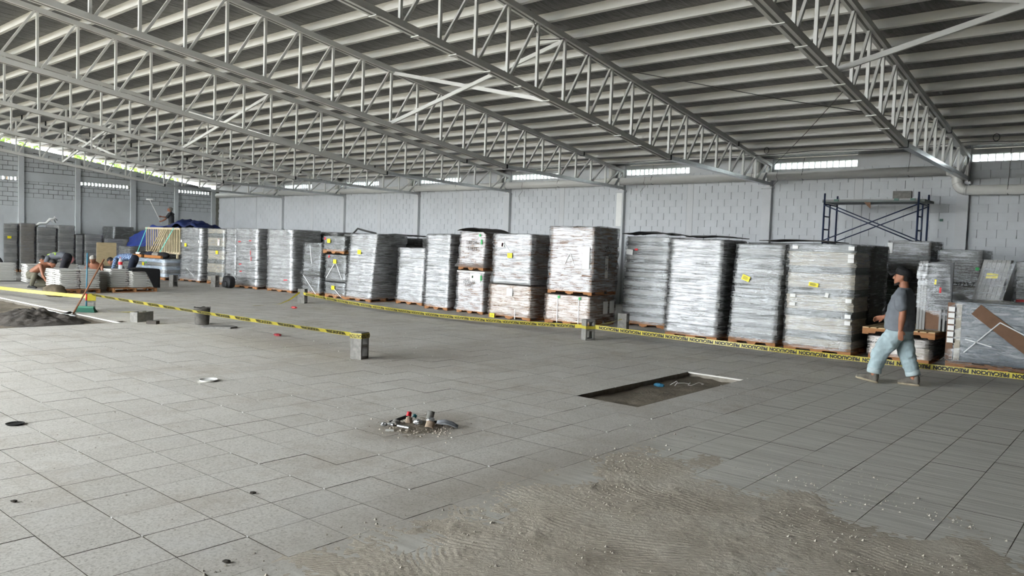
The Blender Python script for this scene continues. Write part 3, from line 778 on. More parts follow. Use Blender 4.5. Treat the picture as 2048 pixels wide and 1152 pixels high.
stack('wrapped_pallet_load', 'narrow pale wrapped load with red and yellow stickers behind the upright block and the backpack', -26.5, -25.33, 14.0, 1.0, 0, 1.98, 0, 12, CR, F_CLEAR, (.04, 0), stickers=[('yellow', .62, .58), ('paper', .72, .76, 0, (.13, .22)), ('red', .72, .79)], group=G_ROW)
stack('wrapped_pallet_load', 'white-wrapped panel load standing right behind the black backpack', -25.1, -24.42, 13.95, 1.0, 0, 2.0, 0, 12, W3, F_WHITE, (.02, 0), group=G_ROW)
stack('wrapped_pallet_load', 'white-wrapped panel load dotted with faint red print, right of the backpack', -24.34, -22.99, 13.9, 1.0, 0, 2.01, 0, 16, W3, F_WHITE, (.02, 0), stickers=[('red', .2, .78, 1.5, (.03, .16)), ('red', .7, .8, 1.5, (.03, .14)), ('red', .25, .4, 1.5, (.03, .15)), ('red', .75, .5, 0, (.03, .14)), ('red', .28, .28, 1.5, (.03, .15)), ('red', .72, .6, 0, (.03, .16))], group=G_ROW)
def torn_top(root, w, d, h):
    m = MB(); m.grid(lambda u, v: (w / 2 - .30 + .34 * u, -.05 - .05 * math.sin(PI * u), h - .20 + .20 * v + .05 * noise.noise((u * 4, v * 4, 2))), 6, 4); m.build('torn_film', F_CLEAR, root, True)
    MB().box(w / 2 - .26, -.02, h - .17, w / 2 - .1, .02, h - .08).build('gap_shade', M_BLACK, root)  # black box stands in for the shade inside the torn corner
stack('wrapped_pallet_load', 'brilliant white crinkled wrapped load with a torn top corner', -22.46, -21.04, 13.95, 1.05, 0, 2.0, 0, 15, [M_PANW], F_WHITE, (0, 0), stickers=[('red', .78, .2, 1.5, (.03, .2))], extra=torn_top, group=G_ROW)
stack('wrapped_pallet_load', 'small waisted clear-wrapped load with crossed white straps behind the taped concrete block', -20.58, -19.66, 14.0, .9, 0, 1.62, 0, 12, GR, F_CLEAR, (0, .05), waist=(.68, .07), straps=[((.08, .38), (.85, .03)), ((.4, .95), (.55, .6))], group=G_ROW)
stack('wrapped_pallet_load', 'low grey wrapped crate with a yellow sticker, lowest of its stack of three', -19.38, -18.38, 14.0, 1.0, 0, .46, 0, 3, GR, F_CLEAR, stickers=[('yellow', .45, .66)], straps=[((.5, .6), (.85, .1))], group=G_ROW)
stack('wrapped_pallet_load', 'grey wrapped crate with white V straps, middle of its stack of three', -19.40, -18.38, 14.0, 1.0, .49, .80, 0, 6, GR, F_CLEAR, (.03, 0), pallet=False, stickers=[('yellow', .5, .75), ('red', .22, .93, .5, (.05, .08))], straps=[((.5, .7), (.1, .1)), ((.55, .7), (.86, .1))], group=G_ROW)
stack('wrapped_pallet_load', 'small grey wrapped pack on an orange pallet, topmost of its stack of three', -19.45, -18.40, 13.95, 1.0, 1.325, .52, 0, 3, GR, F_CLEAR, (.03, 0), stickers=[('yellow', .3, .72), ('red', .12, .85, .4, (.05, .08))], group=G_ROW)
stack('wrapped_pallet_load', 'leaning white-wrapped panel load with one yellow sticker and a long dark side', -18.27, -17.08, 13.9, 1.1, 0, 1.93, 0, 20, W3, F_WHITE, (.20, .03), stickers=[('yellow', .42, .73)], group=G_ROW)
stack('wrapped_pallet_load', 'rounded shorter white-wrapped load in half shade, between two taller ones', -16.65, -15.55, 14.45, 1.0, 0, 1.58, 0, 11, [M_PANW], F_WHITE, (.03, .05), jit=.02, group=G_ROW)
stack('wrapped_pallet_load', 'tall slim white-wrapped load right of the rounded shorter one', -14.98, -14.10, 14.0, 1.0, 0, 1.97, 0, 18, [M_PANW, M_PANG], F_WHITE, (.06, 0), group=G_ROW)
def flap(root, w, d, h):
    m = MB(); m.grid(lambda u, v: (-w / 2 - .02 + (w + .30) * u, -.06 + (d + .1) * v, h + .03 + .10 * math.sin(PI * min(1, u * 1.1)) - .12 * u * u + .02 * noise.noise((u * 5, v * 5, 3))), 12, 8); m.build('top_sheet', M_STRAPG, root, True)
def liner(root, w, d, h): MB().box(-w / 2 - .01, .0, h - .001, w / 2 + .02, d, h + .035).build('liner_board', M_PAPER, root)
stack('wrapped_pallet_load', 'white-wrapped carton load with green dots, lower of its pair', -13.78, -12.86, 14.0, 1.0, 0, 1.03, 0, 3, BR, F_WHITE, flare=.05, stickers=[('paper', .72, .88, 0, (.36, .2)), ('green', .62, .90), ('green', .93, .91), ('green', .93, .85), ('text', .5, .78, 0, .11, '25721 20'), ('text', .52, .69, 0, .12, '51071'), ('sidepaper', .35, .85, 0, (.3, .2)), ('sidered', .5, .85, 0, (.06, .1))], extra=liner, group=G_ROW)
stack('wrapped_pallet_load', 'white-wrapped carton load under a dark sheet, upper of its pair', -13.74, -12.86, 13.98, .95, 1.09, .95, 0, 3, BR, F_WHITE, (.04, .02), flare=.09, stickers=[('green', .88, .75, 0, (.05, .12)), ('green', .8, .92), ('text', .5, .72, 0, .13, '257 24'), ('text', .55, .56, 0, .13, '51073'), ('sidepaper', .4, .88, 0, (.3, .18)), ('sidered', .6, .85, 0, (.06, .12))], extra=flap, group=G_ROW)
stack('wrapped_pallet_load', 'brown carton load in film, yellow sticker on its pallet, below the crinkled white one', -12.45, -11.13, 13.75, 1.05, 0, .80, 0, 4, BR, F_BROWN, stickers=[('yellow', .12, .05, 0, (.15, .12)), ('paper', .52, .8, 0, (.18, .18))], straps=[((.66, .02), (.66, .3))], group=G_ROW)
stack('wrapped_pallet_load', 'crinkled white wrapped load with a red arrow label and yellow sticker, above the brown cartons', -12.40, -11.20, 13.8, 1.0, .83, 1.18, 0, 9, [M_PANW, M_CARD], F_WHITE, pallet=False, waist=(.05, .03), stickers=[('paper', .23, .78, 0, (.2, .13)), ('red', .27, .78, .2, (.05, .09)), ('yellow', .47, .57, 0, (.15, .11)), ('text', .32, .57, 0, .08, '2572 51'), ('sidetext', .6, .72, 0, .13, '7537')], straps=[((.32, .8), (.45, .66))], group=G_ROW)
stack('wrapped_pallet_load', 'brown carton load with two papers on its dark side, below the tallest wrapped load', -10.86, -9.62, 13.95, 1.05, 0, .66, .05, 3, BR, F_BROWN, stickers=[('green', .33, .93, 0, (.06, .06)), ('green', .78, .93, 0, (.06, .06)), ('sidepaper', .55, .62, 0, (.2, .28)), ('sidepaper', .82, .62, 0, (.2, .28))], straps=[((.3, .05), (.3, .9)), ((.76, .05), (.76, .9))], group=G_ROW)
def folded_top(root, w, d, h):
    m = MB(); m.grid(lambda u, v: (-w / 2 - .03 + (w + .06) * u, -.05 + (d + .1) * v, h - .02 + .05 * math.sin(PI * v) + .025 * noise.noise((u * 5, v * 5, 8))), 10, 8); m.build('folded_film', F_DARK, root, True)
stack('wrapped_pallet_load', 'tallest white-wrapped carton load on an orange pallet, brown side with marker numbers', -10.80, -9.60, 13.95, 1.05, .69, 1.51, .05, 4, BR, F_WHITE, (.03, 0), jit=.02, stickers=[('sidetext', .58, .68, 0, .17, '27-27'), ('sidetext', .62, .58, 0, .14, '0257237'), ('sidepaper', .5, .42, 0, (.12, .5)), ('paper', .85, .55, 0, (.18, .5))], straps=[((.38, .45), (.48, .62)), ((.48, .62), (.6, .42))], extra=folded_top, group=G_ROW)
stack('wrapped_pallet_load', 'wrapped panel load half in shade with slatted layers, right of the tallest load', -9.52, -8.38, 15.1, 1.05, 0, 2.03, 0, 19, [M_PANW, M_PAND], F_CLEAR, (.06, 0), stickers=[('paper', .1, .83, .1, (.17, .12)), ('red', .25, .86, 0, (.08, .04))], group=G_ROW)
stack('wrapped_pallet_load', 'wide silvery wrapped panel load with torn film at its foot', -7.78, -6.62, 14.0, 1.0, 0, 1.98, 0, 21, [M_PANW, M_PANG], F_WHITE, (.07, 0), group=G_ROW)
stack('wrapped_pallet_load', 'leaning silvery wrapped load with a tilted yellow sticker', -6.45, -5.50, 14.1, 1.0, 0, 1.92, 0, 19, [M_PANG, M_PANW], F_CLEAR, (.10, 0), jit=.02, stickers=[('yellow', .27, .66, .35, (.16, .1))], group=G_ROW)
stack('wrapped_pallet_load', 'broad banded cream and grey wrapped load with a yellow sticker, left of the walking man', -5.30, -4.10, 13.95, .85, 0, 1.94, 0, 14, CR, F_CLEAR, (0, 0), stickers=[('yellow', .42, .63, .15, (.17, .07)), ('paper', .62, .54, .2, (.06, .08))] + [('paper', .93, v, 0, (.1, .07)) for v in (.9, .86, .5, .36, .3, .97)] + [('paper', .12, v, 0, (.1, .06)) for v in (.52, .44, .97)], group=G_ROW)

# second row, seen through the gaps and behind the walking man
G_2 = 'wrapped loads of the second row'
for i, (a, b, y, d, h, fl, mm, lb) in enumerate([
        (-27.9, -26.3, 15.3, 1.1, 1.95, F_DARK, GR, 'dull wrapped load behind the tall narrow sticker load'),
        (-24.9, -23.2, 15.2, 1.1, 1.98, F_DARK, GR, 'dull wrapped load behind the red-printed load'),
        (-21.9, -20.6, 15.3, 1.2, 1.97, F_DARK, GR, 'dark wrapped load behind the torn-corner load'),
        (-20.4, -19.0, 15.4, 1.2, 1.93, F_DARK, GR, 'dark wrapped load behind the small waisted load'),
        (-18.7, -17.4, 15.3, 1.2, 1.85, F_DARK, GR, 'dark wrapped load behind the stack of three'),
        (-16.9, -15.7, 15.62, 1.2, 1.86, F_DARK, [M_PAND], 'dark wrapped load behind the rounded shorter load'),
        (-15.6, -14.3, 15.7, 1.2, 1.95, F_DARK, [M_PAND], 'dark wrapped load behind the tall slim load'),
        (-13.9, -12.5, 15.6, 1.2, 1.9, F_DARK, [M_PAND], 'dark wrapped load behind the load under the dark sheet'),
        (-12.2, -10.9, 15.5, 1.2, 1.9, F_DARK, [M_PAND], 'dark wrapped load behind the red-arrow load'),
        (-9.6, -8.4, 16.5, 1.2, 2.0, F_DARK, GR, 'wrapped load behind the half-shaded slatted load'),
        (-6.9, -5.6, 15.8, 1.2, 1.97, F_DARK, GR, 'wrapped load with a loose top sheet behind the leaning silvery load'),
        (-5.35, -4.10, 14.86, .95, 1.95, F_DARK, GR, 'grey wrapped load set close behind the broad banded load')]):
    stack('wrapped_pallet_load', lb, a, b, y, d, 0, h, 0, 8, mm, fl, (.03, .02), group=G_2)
# clutter on top of the rows
def sheet(name, label, cx, cy, z, sx, sy, mt, bow=.05, seed=0, rz=0, cat='sheet'):
    o = MB().grid(lambda u, v: ((u - .5) * sx, (v - .5) * sy, bow * math.sin(PI * u) + bow * .7 * noise.noise((u * 4 + seed, v * 4, seed))), 14, 10).build(name, mt, loc=(cx, cy, z), rot=(0, 0, rz), smooth=True)
    so = o.modifiers.new('thick', 'SOLIDIFY'); so.thickness = .012
    tag(o, label, cat); return o
M_DSHEET = mat('dark_plastic_sheet', '3b3b39', .5, .2, 4)
sheet('plastic_sheet', 'dark sheet lying on top of the half-shaded slatted load', -9.0, 15.6, 2.10, 1.25, .9, M_DSHEET, .05, 2)
sheet('plastic_sheet', 'grey sheet over the tops of the loads right of the leaning silvery one', -5.9, 16.4, 2.03, 1.5, 1.1, M_STRAPG, .03, 5)
sheet('plastic_sheet', 'thin dark sheet on the wide silvery load', -7.0, 14.6, 2.04, 1.0, .8, M_DSHEET, .03, 6)
sheet('plastic_sheet', 'dark sheet on the load behind the stack of three', -18.0, 15.9, 1.92, 1.2, .9, M_DSHEET, .05, 8)
o = MB().tube([(-20.1, 15.6, 1.98), (-19.9, 15.6, 2.12), (-19.5, 15.6, 2.05), (-19.1, 15.7, 1.98)], .03, 6).build('bent_strip', M_DSHEET, smooth=True); tag(o, 'dark bent strip sticking up above the small waisted load', 'strip')
sheet('plastic_sheet', 'pale sheet on the load behind the rounded shorter load', -16.2, 16.0, 1.91, 1.0, .9, M_PANG, .04, 9)

# ------------------------------------------------------------------ right-hand cluster
stack('wrapped_pallet_load', 'tall grey wrapped load at the back behind the walking man', -4.45, -3.63, 17.2, 1.0, 0, 2.1, 0, 7, [M_STRAPG, M_PANG], F_CLEAR, (0, 0), stickers=[('text', .55, .66, 0, .13, '2972'), ('paper', .06, .93, 0, (.1, .22))], group=G_2)
stack('wrapped_pallet_load', 'grey wrapped load at the back with the marker number ending in seven', -3.54, -2.76, 17.2, 1.0, 0, 1.94, 0, 8, [M_STRAPG, M_PANG], F_CLEAR, (.03, 0), stickers=[('text', .62, .66, 0, .12, '25723-7'), ('text', .22, .7, .1, .10, '572'), ('green', .9, .82, 0, (.06, .06))], group=G_2)
stack('wrapped_pallet_load', 'low wrapped box on a pallet below the empty pallet, behind the walking man', -3.86, -2.90, 14.05, 1.5, 0, .40, 0, 2, [M_PANC, M_STRAPG], F_BROWN, group=G_2)
ep = empty('empty_pallet', (-3.38, 13.95, .432)); tag(ep, 'empty wooden pallet lying on the low wrapped box behind the walking man', 'pallet')
wood_pallet(ep, 1.12, 1.6, 0, 9, M_WOODL)
# upright wrapped panels standing on the empty pallet
up_ = empty('panel_pack', (-3.0, 14.35, .55), 0); tag(up_, 'upright pack of white-edged panels in film standing on the empty pallet', 'panel pack')
for i in range(3):
    MB().box(-.20 + i * .045, 0, 0, -.162 + i * .045, .045, 1.16).build('panel_edge', M_PANW, up_)
MB().box(-.20, .045, 0, .30, .10, 1.15).build('panel', mat('dark_grey_panel', '4b4e50', .5, .1, 3), up_)  # panel is dark grey all over
MB().box(.14, .0, 0, .17, .045, .36).build('panel_edge', M_PANW, up_); MB().box(.20, .0, 0, .23, .045, .36).build('panel_edge', M_PANW, up_)
fs = MB(); fs.grid(lambda u, v: (-.21 + .53 * u - .06 * v * u, -.02 - .03 * math.sin(PI * u) + .015 * noise.noise((u * 5, v * 7, 2)), .22 * (1 - u) + .16 + (.96 - .2 * (1 - u)) * v), 12, 16); fs.build('stretch_film', F_CLEAR, up_, True)
cl = MB(); cl.grid(lambda u, v: (-.22 + .16 * u, -.07 + .04 * noise.noise((u * 3, v * 3, 5)), .86 + .24 * v + .05 * noise.noise((u * 4, v * 4, 1))), 8, 8); cl.build('crumpled_film', F_WHITE, up_, True)
MB().box(.05, -.055, .78, .08, -.05, .86).build('sticker', M_YEL, up_); MB().box(.13, -.055, .64, .16, -.05, .73).build('sticker', M_RED, up_)
MB().box(-.12, .02, .02, .14, .04, .33).build('carton', M_CARD, up_)
# leaning bundle of white panels
lb_ = empty('panel_bundle', (-2.55, 15.2, .90)); tag(lb_, 'leaning bundle of long white panels with a yellow sticker, right of the marked grey load', 'panel bundle')
for i in range(6):
    MB().obox((.03 + .066 * i + .08, 0, .44), (.031, 0, 0), (0, .12, 0), (.09, 0, .43)).build('panel', M_PANW, lb_)
MB().obox((.30, -.125, .60), (.085, 0, 0), (0, .003, 0), (.008, 0, .045)).build('sticker', M_YEL, lb_)
fs = MB(); fs.grid(lambda u, v: (.02 + .42 * u + .18 * v, -.15 + .02 * noise.noise((u * 4, v * 6, 3)), .02 + .80 * v), 10, 14); fs.build('stretch_film', F_CLEAR, lb_, True)
stack('wrapped_pallet_load', 'low dark wrapped load under the leaning white bundle', -2.6, -1.75, 15.1, .5, 0, .88, 0, 3, [M_STRAPG], F_DARK, group=G_2)
# grey plastic heap
hp = MB(); hp.grid(lambda u, v: (-3.30 + .75 * u, 15.55 + .9 * v, .78 + .36 * math.sin(PI * min(1, max(0, u * .8 + .12))) * math.sin(PI * min(1, v * .8 + .2)) + .06 * noise.noise((u * 5, v * 5, 2))), 20, 14)
o = hp.build('plastic_cover', mat('grey_plastic_cover', '8a8c8b', .35, .15, 5), smooth=True); tag(o, 'crumpled grey plastic cover over a dark load behind the upright panel pack', 'plastic cover')
stack('wrapped_pallet_load', 'dark covered load under the crumpled grey plastic', -3.35, -2.62, 15.6, .9, 0, .76, 0, 3, [M_DSHEET], F_DARK, group=G_2)
# brown carton with warning tape at the frame edge
cb = empty('carton_box', (-1.55, 15.72, 0)); tag(cb, 'brown carton box topped with red and yellow warning strips, beside the leaning white bundle', 'box')
MB().box(-.42, 0, 0, .55, .8, 1.05).build('body', M_CARD, cb)
MB().box(-.42, -.01, 1.05, .30, .2, 1.10).build('warning_strip', M_RED, cb); MB().box(-.18, -.02, 1.0, .5, .25, 1.09).build('warning_strip', M_YEL, cb)
gh = MB(); gh.grid(lambda u, v: (-2.05 + 1.1 * u, 16.6 + .9 * v, 1.45 + .35 * math.sin(PI * min(1, u * .9 + .1)) + .07 * noise.noise((u * 5, v * 5, 7))), 16, 10)
stack('wrapped_pallet_load', 'pale crinkled wrapped load at the back behind the leaning white bundle', -2.2, -1.0, 16.9, 1.0, 0, 1.75, 0, 6, [M_PANG, M_PANW], F_CLEAR, (.05, 0), jit=.03, group=G_2)
# big strapped pack at the frame edge
def pack_extra(root, w, d, h):
    MB().box(-w / 2 - .0, -.01, .14, -w / 2 + .10, .10, h - .02).build('corner_board', M_CARD, root)
    MB().box(-w / 2 + .12, -.012, .14, -w / 2 + .20, .02, h - .03).build('corner_board', M_PANC, root)
    for z in (.42, .52, .62, .72, .82, .92): MB().box(-w / 2 + .02, -.045, z, -w / 2 + .11, -.038, z + .075).build('paper_patch', M_PAPER, root)
    MB().bar((-w / 2 + .40, -.02, h - .1), (w / 2 + .05, -.02, .12), .20, .02, (1, 0, 1)).build('carton_strip', M_CARD, root)
    MB().box(w / 2 - .35, -.015, .45, w / 2, .01, h - .15).build('carton_strip', M_CARD, root)
    m = MB(); m.grid(lambda u, v: (-w / 2 - .04 + (w + .1) * u, -.05 + .5 * v, h - .12 + .16 * math.sin(PI * .5 * min(1, u * 3 + .1)) * (0.6 + .4 * v) + .02 * noise.noise((u * 6, v * 6, 4))), 16, 6); m.build('film_hood', F_BROWN, root, True)
stack('wrapped_pallet_load', 'wide clear-wrapped pack with slanting brown carton strip and crossed straps at the frame edge', -2.66, -1.18, 13.95, 1.0, 0, 1.08, 0, 3, [mat('blue_grey_sheet', '4d5860', .4, .1, 3)], F_CLEAR, (.05, 0), flare=.12, straps=[((.17, .26), (.47, .74)), ((.17, .46), (.42, .38)), ((.47, .74), (.75, .55))], extra=pack_extra, group=G_ROW)
# ------------------------------------------------------------------ concrete blocks
M_CBLOCK = mat('concrete_block', '7c7a75', .95, .3, 14, .6, 90)
def hollow_block_mesh():
    ys = [-.095, -.062, .062, .095]; zs = [0, .035, .178, .212, .355, .39]; m = MB()
    hole = lambda i, j: i == 1 and j in (1, 3)
    for sx, fl in ((-.095, True), (.095, False)):
        for i in range(3):
            for j in range(5):
                if hole(i, j): continue
                q = [(sx, ys[i], zs[j]), (sx, ys[i + 1], zs[j]), (sx, ys[i + 1], zs[j + 1]), (sx, ys[i], zs[j + 1])]
                m.add(q[::-1] if fl else q, [(0, 1, 2, 3)])
    a, b = -.095, .095
    m.add([(a, -.095, 0), (b, -.095, 0), (b, -.095, .39), (a, -.095, .39)], [(0, 1, 2, 3)]); m.add([(a, .095, 0), (b, .095, 0), (b, .095, .39), (a, .095, .39)], [(3, 2, 1, 0)])
    m.add([(a, -.095, .39), (b, -.095, .39), (b, .095, .39), (a, .095, .39)], [(0, 1, 2, 3)]); m.add([(a, -.095, 0), (b, -.095, 0), (b, .095, 0), (a, .095, 0)], [(3, 2, 1, 0)])
    for z0, z1 in ((.035, .178), (.212, .355)):
        m.add([(a, -.062, z0), (b, -.062, z0), (b, -.062, z1), (a, -.062, z1)], [(3, 2, 1, 0)]); m.add([(a, .062, z0), (b, .062, z0), (b, .062, z1), (a, .062, z1)], [(0, 1, 2, 3)])
        m.add([(a, -.062, z0), (b, -.062, z0), (b, .062, z0), (a, .062, z0)], [(0, 1, 2, 3)]); m.add([(a, -.062, z1), (b, -.062, z1), (b, .062, z1), (a, .062, z1)], [(3, 2, 1, 0)])
    me = m.mesh('concrete_block', M_CBLOCK)
    bm = bmesh.new(); bm.from_mesh(me); bmesh.ops.remove_doubles(bm, verts=bm.verts, dist=1e-5); bm.to_mesh(me); bm.free(); return me
CB = hollow_block_mesh()
def cblock(label, x, y, rz, z=0.0, lying=False):
    o = put('concrete_block', CB, None, (x, y, z), (0, 0, rz))
    if lying: o.rotation_euler = (0, PI / 2, rz); o.location = (x - .195 * math.cos(rz), y - .195 * math.sin(rz), z + .0955)
    return tag(o, label, 'concrete block', 'loose concrete blocks')
B1 = cblock('upright hollow block with yellow tape around its top in the middle of the floor', -8.95, 7.10, .28)
cblock('hollow block lying flat on the tiles left of the black bucket', -15.30, 6.75, 1.9, lying=True)
cblock('upright hollow block in front of the long low wrapped pack', -25.1, 12.1, .25)
cblock('upright hollow block beside the black backpack', -24.6, 13.3, .3)
cblock('upright hollow block with loose tape trailing from it, before the small waisted load', -17.66, 12.05, .55)
cblock('upright hollow block where the two long tapes meet', -8.28, 11.98, 2.65)
cblock('upright hollow block close to the half-shaded wrapped load', -8.68, 13.85, .25)
B8 = cblock('upright hollow block bandaged in yellow tape behind the green broom', -17.93, 6.80, 2.8)
BS = cblock('concrete block lying on the scaffold platform', -4.86, 19.75, .1, 3.135, lying=True)

# ------------------------------------------------------------------ caution tape
def tape_mat():
    k = NT('caution_tape'); f = k.noise(k.objc(), 6, 3)
    k.l(k.ramp(f, [(.3, srgb('aa9d34')), (.7, srgb('bfb13c'))]), k.p.inputs['Base Color']); k.p.inputs['Roughness'].default_value = .35
    k.p.inputs['Transmission Weight'].default_value = 0.0; return k.m
M_TAPE = tape_mat()
TXT = text_mesh('PRECAUCION', .070, M_INK, .0, .0042); TXC = text_mesh('CAUTION', .075, M_INK, .0, .0022)
TXW = max(v.co.x for v in TXT.vertices) - min(v.co.x for v in TXT.vertices)
def ribbon(label, pts, width, tilt=0.0, twist=0.0, text=True, period=.47, flip=True, t_h=1.0):
    """hanging band through pts; tilt/twist turn it about its length; lettering follows it"""
    pts = [Vector(p) for p in pts]; seg = [0]
    for a, b in zip(pts[:-1], pts[1:]): seg.append(seg[-1] + (b - a).length)
    Lt = seg[-1]
    def at(s):
        s = min(max(s, 0), Lt); i = 0
        while i < len(seg) - 2 and s > seg[i + 1]: i += 1
        f = (s - seg[i]) / (seg[i + 1] - seg[i]); p = pts[i].lerp(pts[i + 1], f); d = (pts[i + 1] - pts[i]).normalized()
        up = (Vector((0, 0, 1)) - d * d.z).normalized(); nrm = d.cross(up)
        a = tilt + twist * s + .10 * math.sin(s * 1.9); up2 = up * math.cos(a) + nrm * math.sin(a); return p, d, up2, d.cross(up2)
    n = max(2, int(Lt / .12)); m = MB()
    L = []; U = []
    for i in range(n + 1):
        p, d, up, nr = at(Lt * i / n); L.append(p - up * width / 2); U.append(p + up * width / 2)
    k = len(L); m.v = [tuple(v) for v in L + U]; m.f = [(i, i + 1, k + i + 1, k + i) for i in range(k - 1)]
    root = m.build('caution_tape', M_TAPE, smooth=True); tag(root, label, 'caution tape', 'yellow caution tapes')
    if text:
        s = .1 + TXW / 2; sg = -1 if flip else 1; j = 0; tm_ = MB()
        while s < Lt - TXW / 2:
            n0 = len(tm_.v)
            for v in TXT.vertices:
                p, d, up, nr = at(s + sg * v.co.x)
                tm_.v.append(tuple(p + up * (sg * v.co.y * t_h) + nr * .0025))
            tm_.f += [tuple(n0 + q for q in pl.vertices) for pl in TXT.polygons]
            s += period
        tm_.build('lettering', M_INK, root, kind='stuff')
        if False: pass
    return root
def sagline(a, b, sag, n=14):
    a = Vector(a); b = Vector(b); return [a.lerp(b, i / n) - Vector((0, 0, sag * 4 * (i / n) * (1 - i / n))) for i in range(n + 1)]
ribbon('yellow PRECAUCION tape stretched past the feet of the walking man', sagline((-8.16, 12.02, .255), (1.6, 11.95, .30), .05, 30), .078)
ribbon('yellow PRECAUCION tape sagging along the fronts of the white wrapped loads', sagline((-17.55, 12.00, .27), (-8.40, 11.93, .25), .135, 30), .075, .25, 0)
ribbon('yellow PRECAUCION tape from the bandaged block to the upright block mid-floor', sagline((-17.83, 6.76, .36), (-9.05, 7.06, .345), .02, 24), .085, .75, 0, True, .62, False, 1.2)
ribbon('yellow tape running from the bandaged block off to the pit side', sagline((-18.05, 6.74, .30), (-27.5, 5.75, .28), .05, 24), .08, .3, 0, False)
ribbon('thin twisted tape between the tape-corner block and the block by the shaded load', sagline((-8.22, 12.05, .28), (-8.66, 13.74, .27), .02, 16), .045, .6, 2.6, False)
ribbon('loose yellow tape trailing on the floor from the block before the small waisted load', [(-17.62, 11.93, .30), (-17.5, 11.55, .12), (-17.42, 11.2, .025), (-17.36, 10.8, .022), (-17.35, 10.4, .02)], .05, .9, .6, False)
ribbon('yellow tape ends lying on the tiles by the green broom', [(-17.4, 6.95, .03), (-17.1, 7.1, .02), (-16.9, 7.3, .03), (-16.6, 7.45, .02)], .05, 1.2, 1.1, False)
def band(block_o, z0, z1, label, txt=False, e=.004):
    h = .097 + e; m = MB()
    ring = lambda z, o_: [(-h - o_, -h - o_, z), (h + o_, -h - o_, z), (h + o_, h + o_, z), (-h - o_, h + o_, z)]
    m.loft([ring(z0, 0), ring(z1, .001)], cap=False)
    b = m.build('caution_tape', M_TAPE, loc=block_o.location, rot=block_o.rotation_euler); tag(b, label, 'caution tape', 'yellow caution tapes')
    if txt:
        for rz, off in ((0, (.0, -h - .003)), (PI / 2, (h + .003, .0))):
            put('lettering', TXC, b, (off[0], off[1], (z0 + z1) / 2), (PI / 2, PI, rz)).scale = (.62, .95, 1)
    return b
band(B1, .305, .378, 'yellow CAUTION tape wound round the top of the mid-floor upright block', True)
band(bpy.data.objects['concrete_block.005'], .215, .27, 'dark yellow tape knotted around the block where the two long tapes meet')
band(B8, .22, .37, 'wide yellow tape bandage around the block behind the green broom', True)

# ------------------------------------------------------------------ tools and litter
M_BLUEH = mat('teal_painted_handle', '2f6f86', .5, .1, 4); M_HANDLE = mat('worn_wood_handle', '7a5238', .8, .2, 4, stretch=(1, 1, 5))
br = empty('broom', (-17.58, 6.58, 0)); tag(br, 'broom with a green bristle head and a teal handle standing against the bandaged block', 'broom')
m = MB()
rb = random.Random(4)
m.loft([[(-.17, -.03, .10), (.17, -.03, .10), (.17, .03, .10), (-.17, .03, .10)], [(-.19, -.05, .05), (.19, -.05, .05), (.19, .05, .05), (-.19, .05, .05)], [(-.22, -.07, .002), (.22, -.07, .002), (.22, .07, .002), (-.22, .07, .002)]])
m.build('bristles', mat('green_bristles', '13503f', .8, .3, 30, .5, 80, stretch=(8, 8, 1)), br, rot=(0, 0, .7))
MB().box(-.17, -.035, .095, .17, .035, .13).build('head', mat('green_plastic_head', '1d6b50', .5), br, rot=(0, 0, .7))
MB().tube([(0, 0, .12), (0, .02, 1.27)], .014, 10).build('handle', M_BLUEH, br, True); MB().tube([(0, .0, .25), (0, .005, .40)], .0165, 10).build('grip', M_RED, br, True)
sh = empty('shovel', (-17.42, 6.24, -.06)); tag(sh, 'shovel with a worn brown handle stuck slanting into the earth heap', 'shovel')
MB().tube([(.02, .02, .06), (.44, .46, 1.22)], .018, 10).build('handle', M_HANDLE, sh, True)
bl = MB(); bl.grid(lambda u, v: (-.20 + .26 * v + .10 * (u - .5), -.16 + .18 * v - .13 * (u - .5) * 2 * (1 - .3 * v), .02 + .10 * v - .03 * math.sin(PI * u)), 6, 6); bl.build('blade', mat('dirty_steel', '3c3a37', .6, .2, 9, metal=.5), sh, True)
# bucket
bk = empty('bucket', (-14.2, 7.42, 0)); tag(bk, 'battered black bucket with a torn rim standing behind the stretched tape', 'bucket')
rings = []
for t, r in ((0, .125), (.02, .130), (.2, .140), (.30, .148), (.335, .152)):
    rings.append([((r + .006 * noise.noise((math.cos(a) * 2, math.sin(a) * 2, t * 8))) * math.cos(a), (r + .006 * noise.noise((math.cos(a) * 2, math.sin(a) * 2, t * 8))) * math.sin(a), t + (.035 * noise.noise((math.cos(a) * 2.2, math.sin(a) * 2.2, 3)) if t > .29 else 0)) for a in [2 * PI * i / 28 for i in range(28)]])
rings.append([(x * .93, y * .93, z) for x, y, z in rings[-1]]); rings.append([(x * .88, y * .88, .06) for x, y, z in rings[0]])
m = MB(); m.loft(rings); m.build('body', mat('dusty_black_bucket', '4d4a45', .8, .45, 9, .3, 40), bk, True)
MB().tube([(.155 * math.cos(a), .02, .30 - .10 * math.sin(a)) for a in [PI * i / 10 for i in range(11)]], .004, 6).build('handle', mat('grey_wire', '4d4c49'), bk, True, rot=(.25, 0, .5))
pl = MB().add([(-.30, -.13, 0), (.26, -.16, 0), (.33, .02, 0), (.2, .17, 0), (-.32, .12, 0), (-.30, -.13, .03), (.26, -.16, .03), (.33, .02, .03), (.2, .17, .03), (-.32, .12, .03)], [(4, 3, 2, 1, 0), (5, 6, 7, 8, 9), (0, 1, 6, 5), (1, 2, 7, 6), (2, 3, 8, 7), (3, 4, 9, 8), (4, 0, 5, 9)])
o = pl.build('broken_slab', M_CBLOCK, loc=(-13.55, 7.42, .001), rot=(0, 0, .75)); tag(o, 'flat broken grey slab on the floor in front of the black bucket', 'slab'); o['kind'] = 'thing'
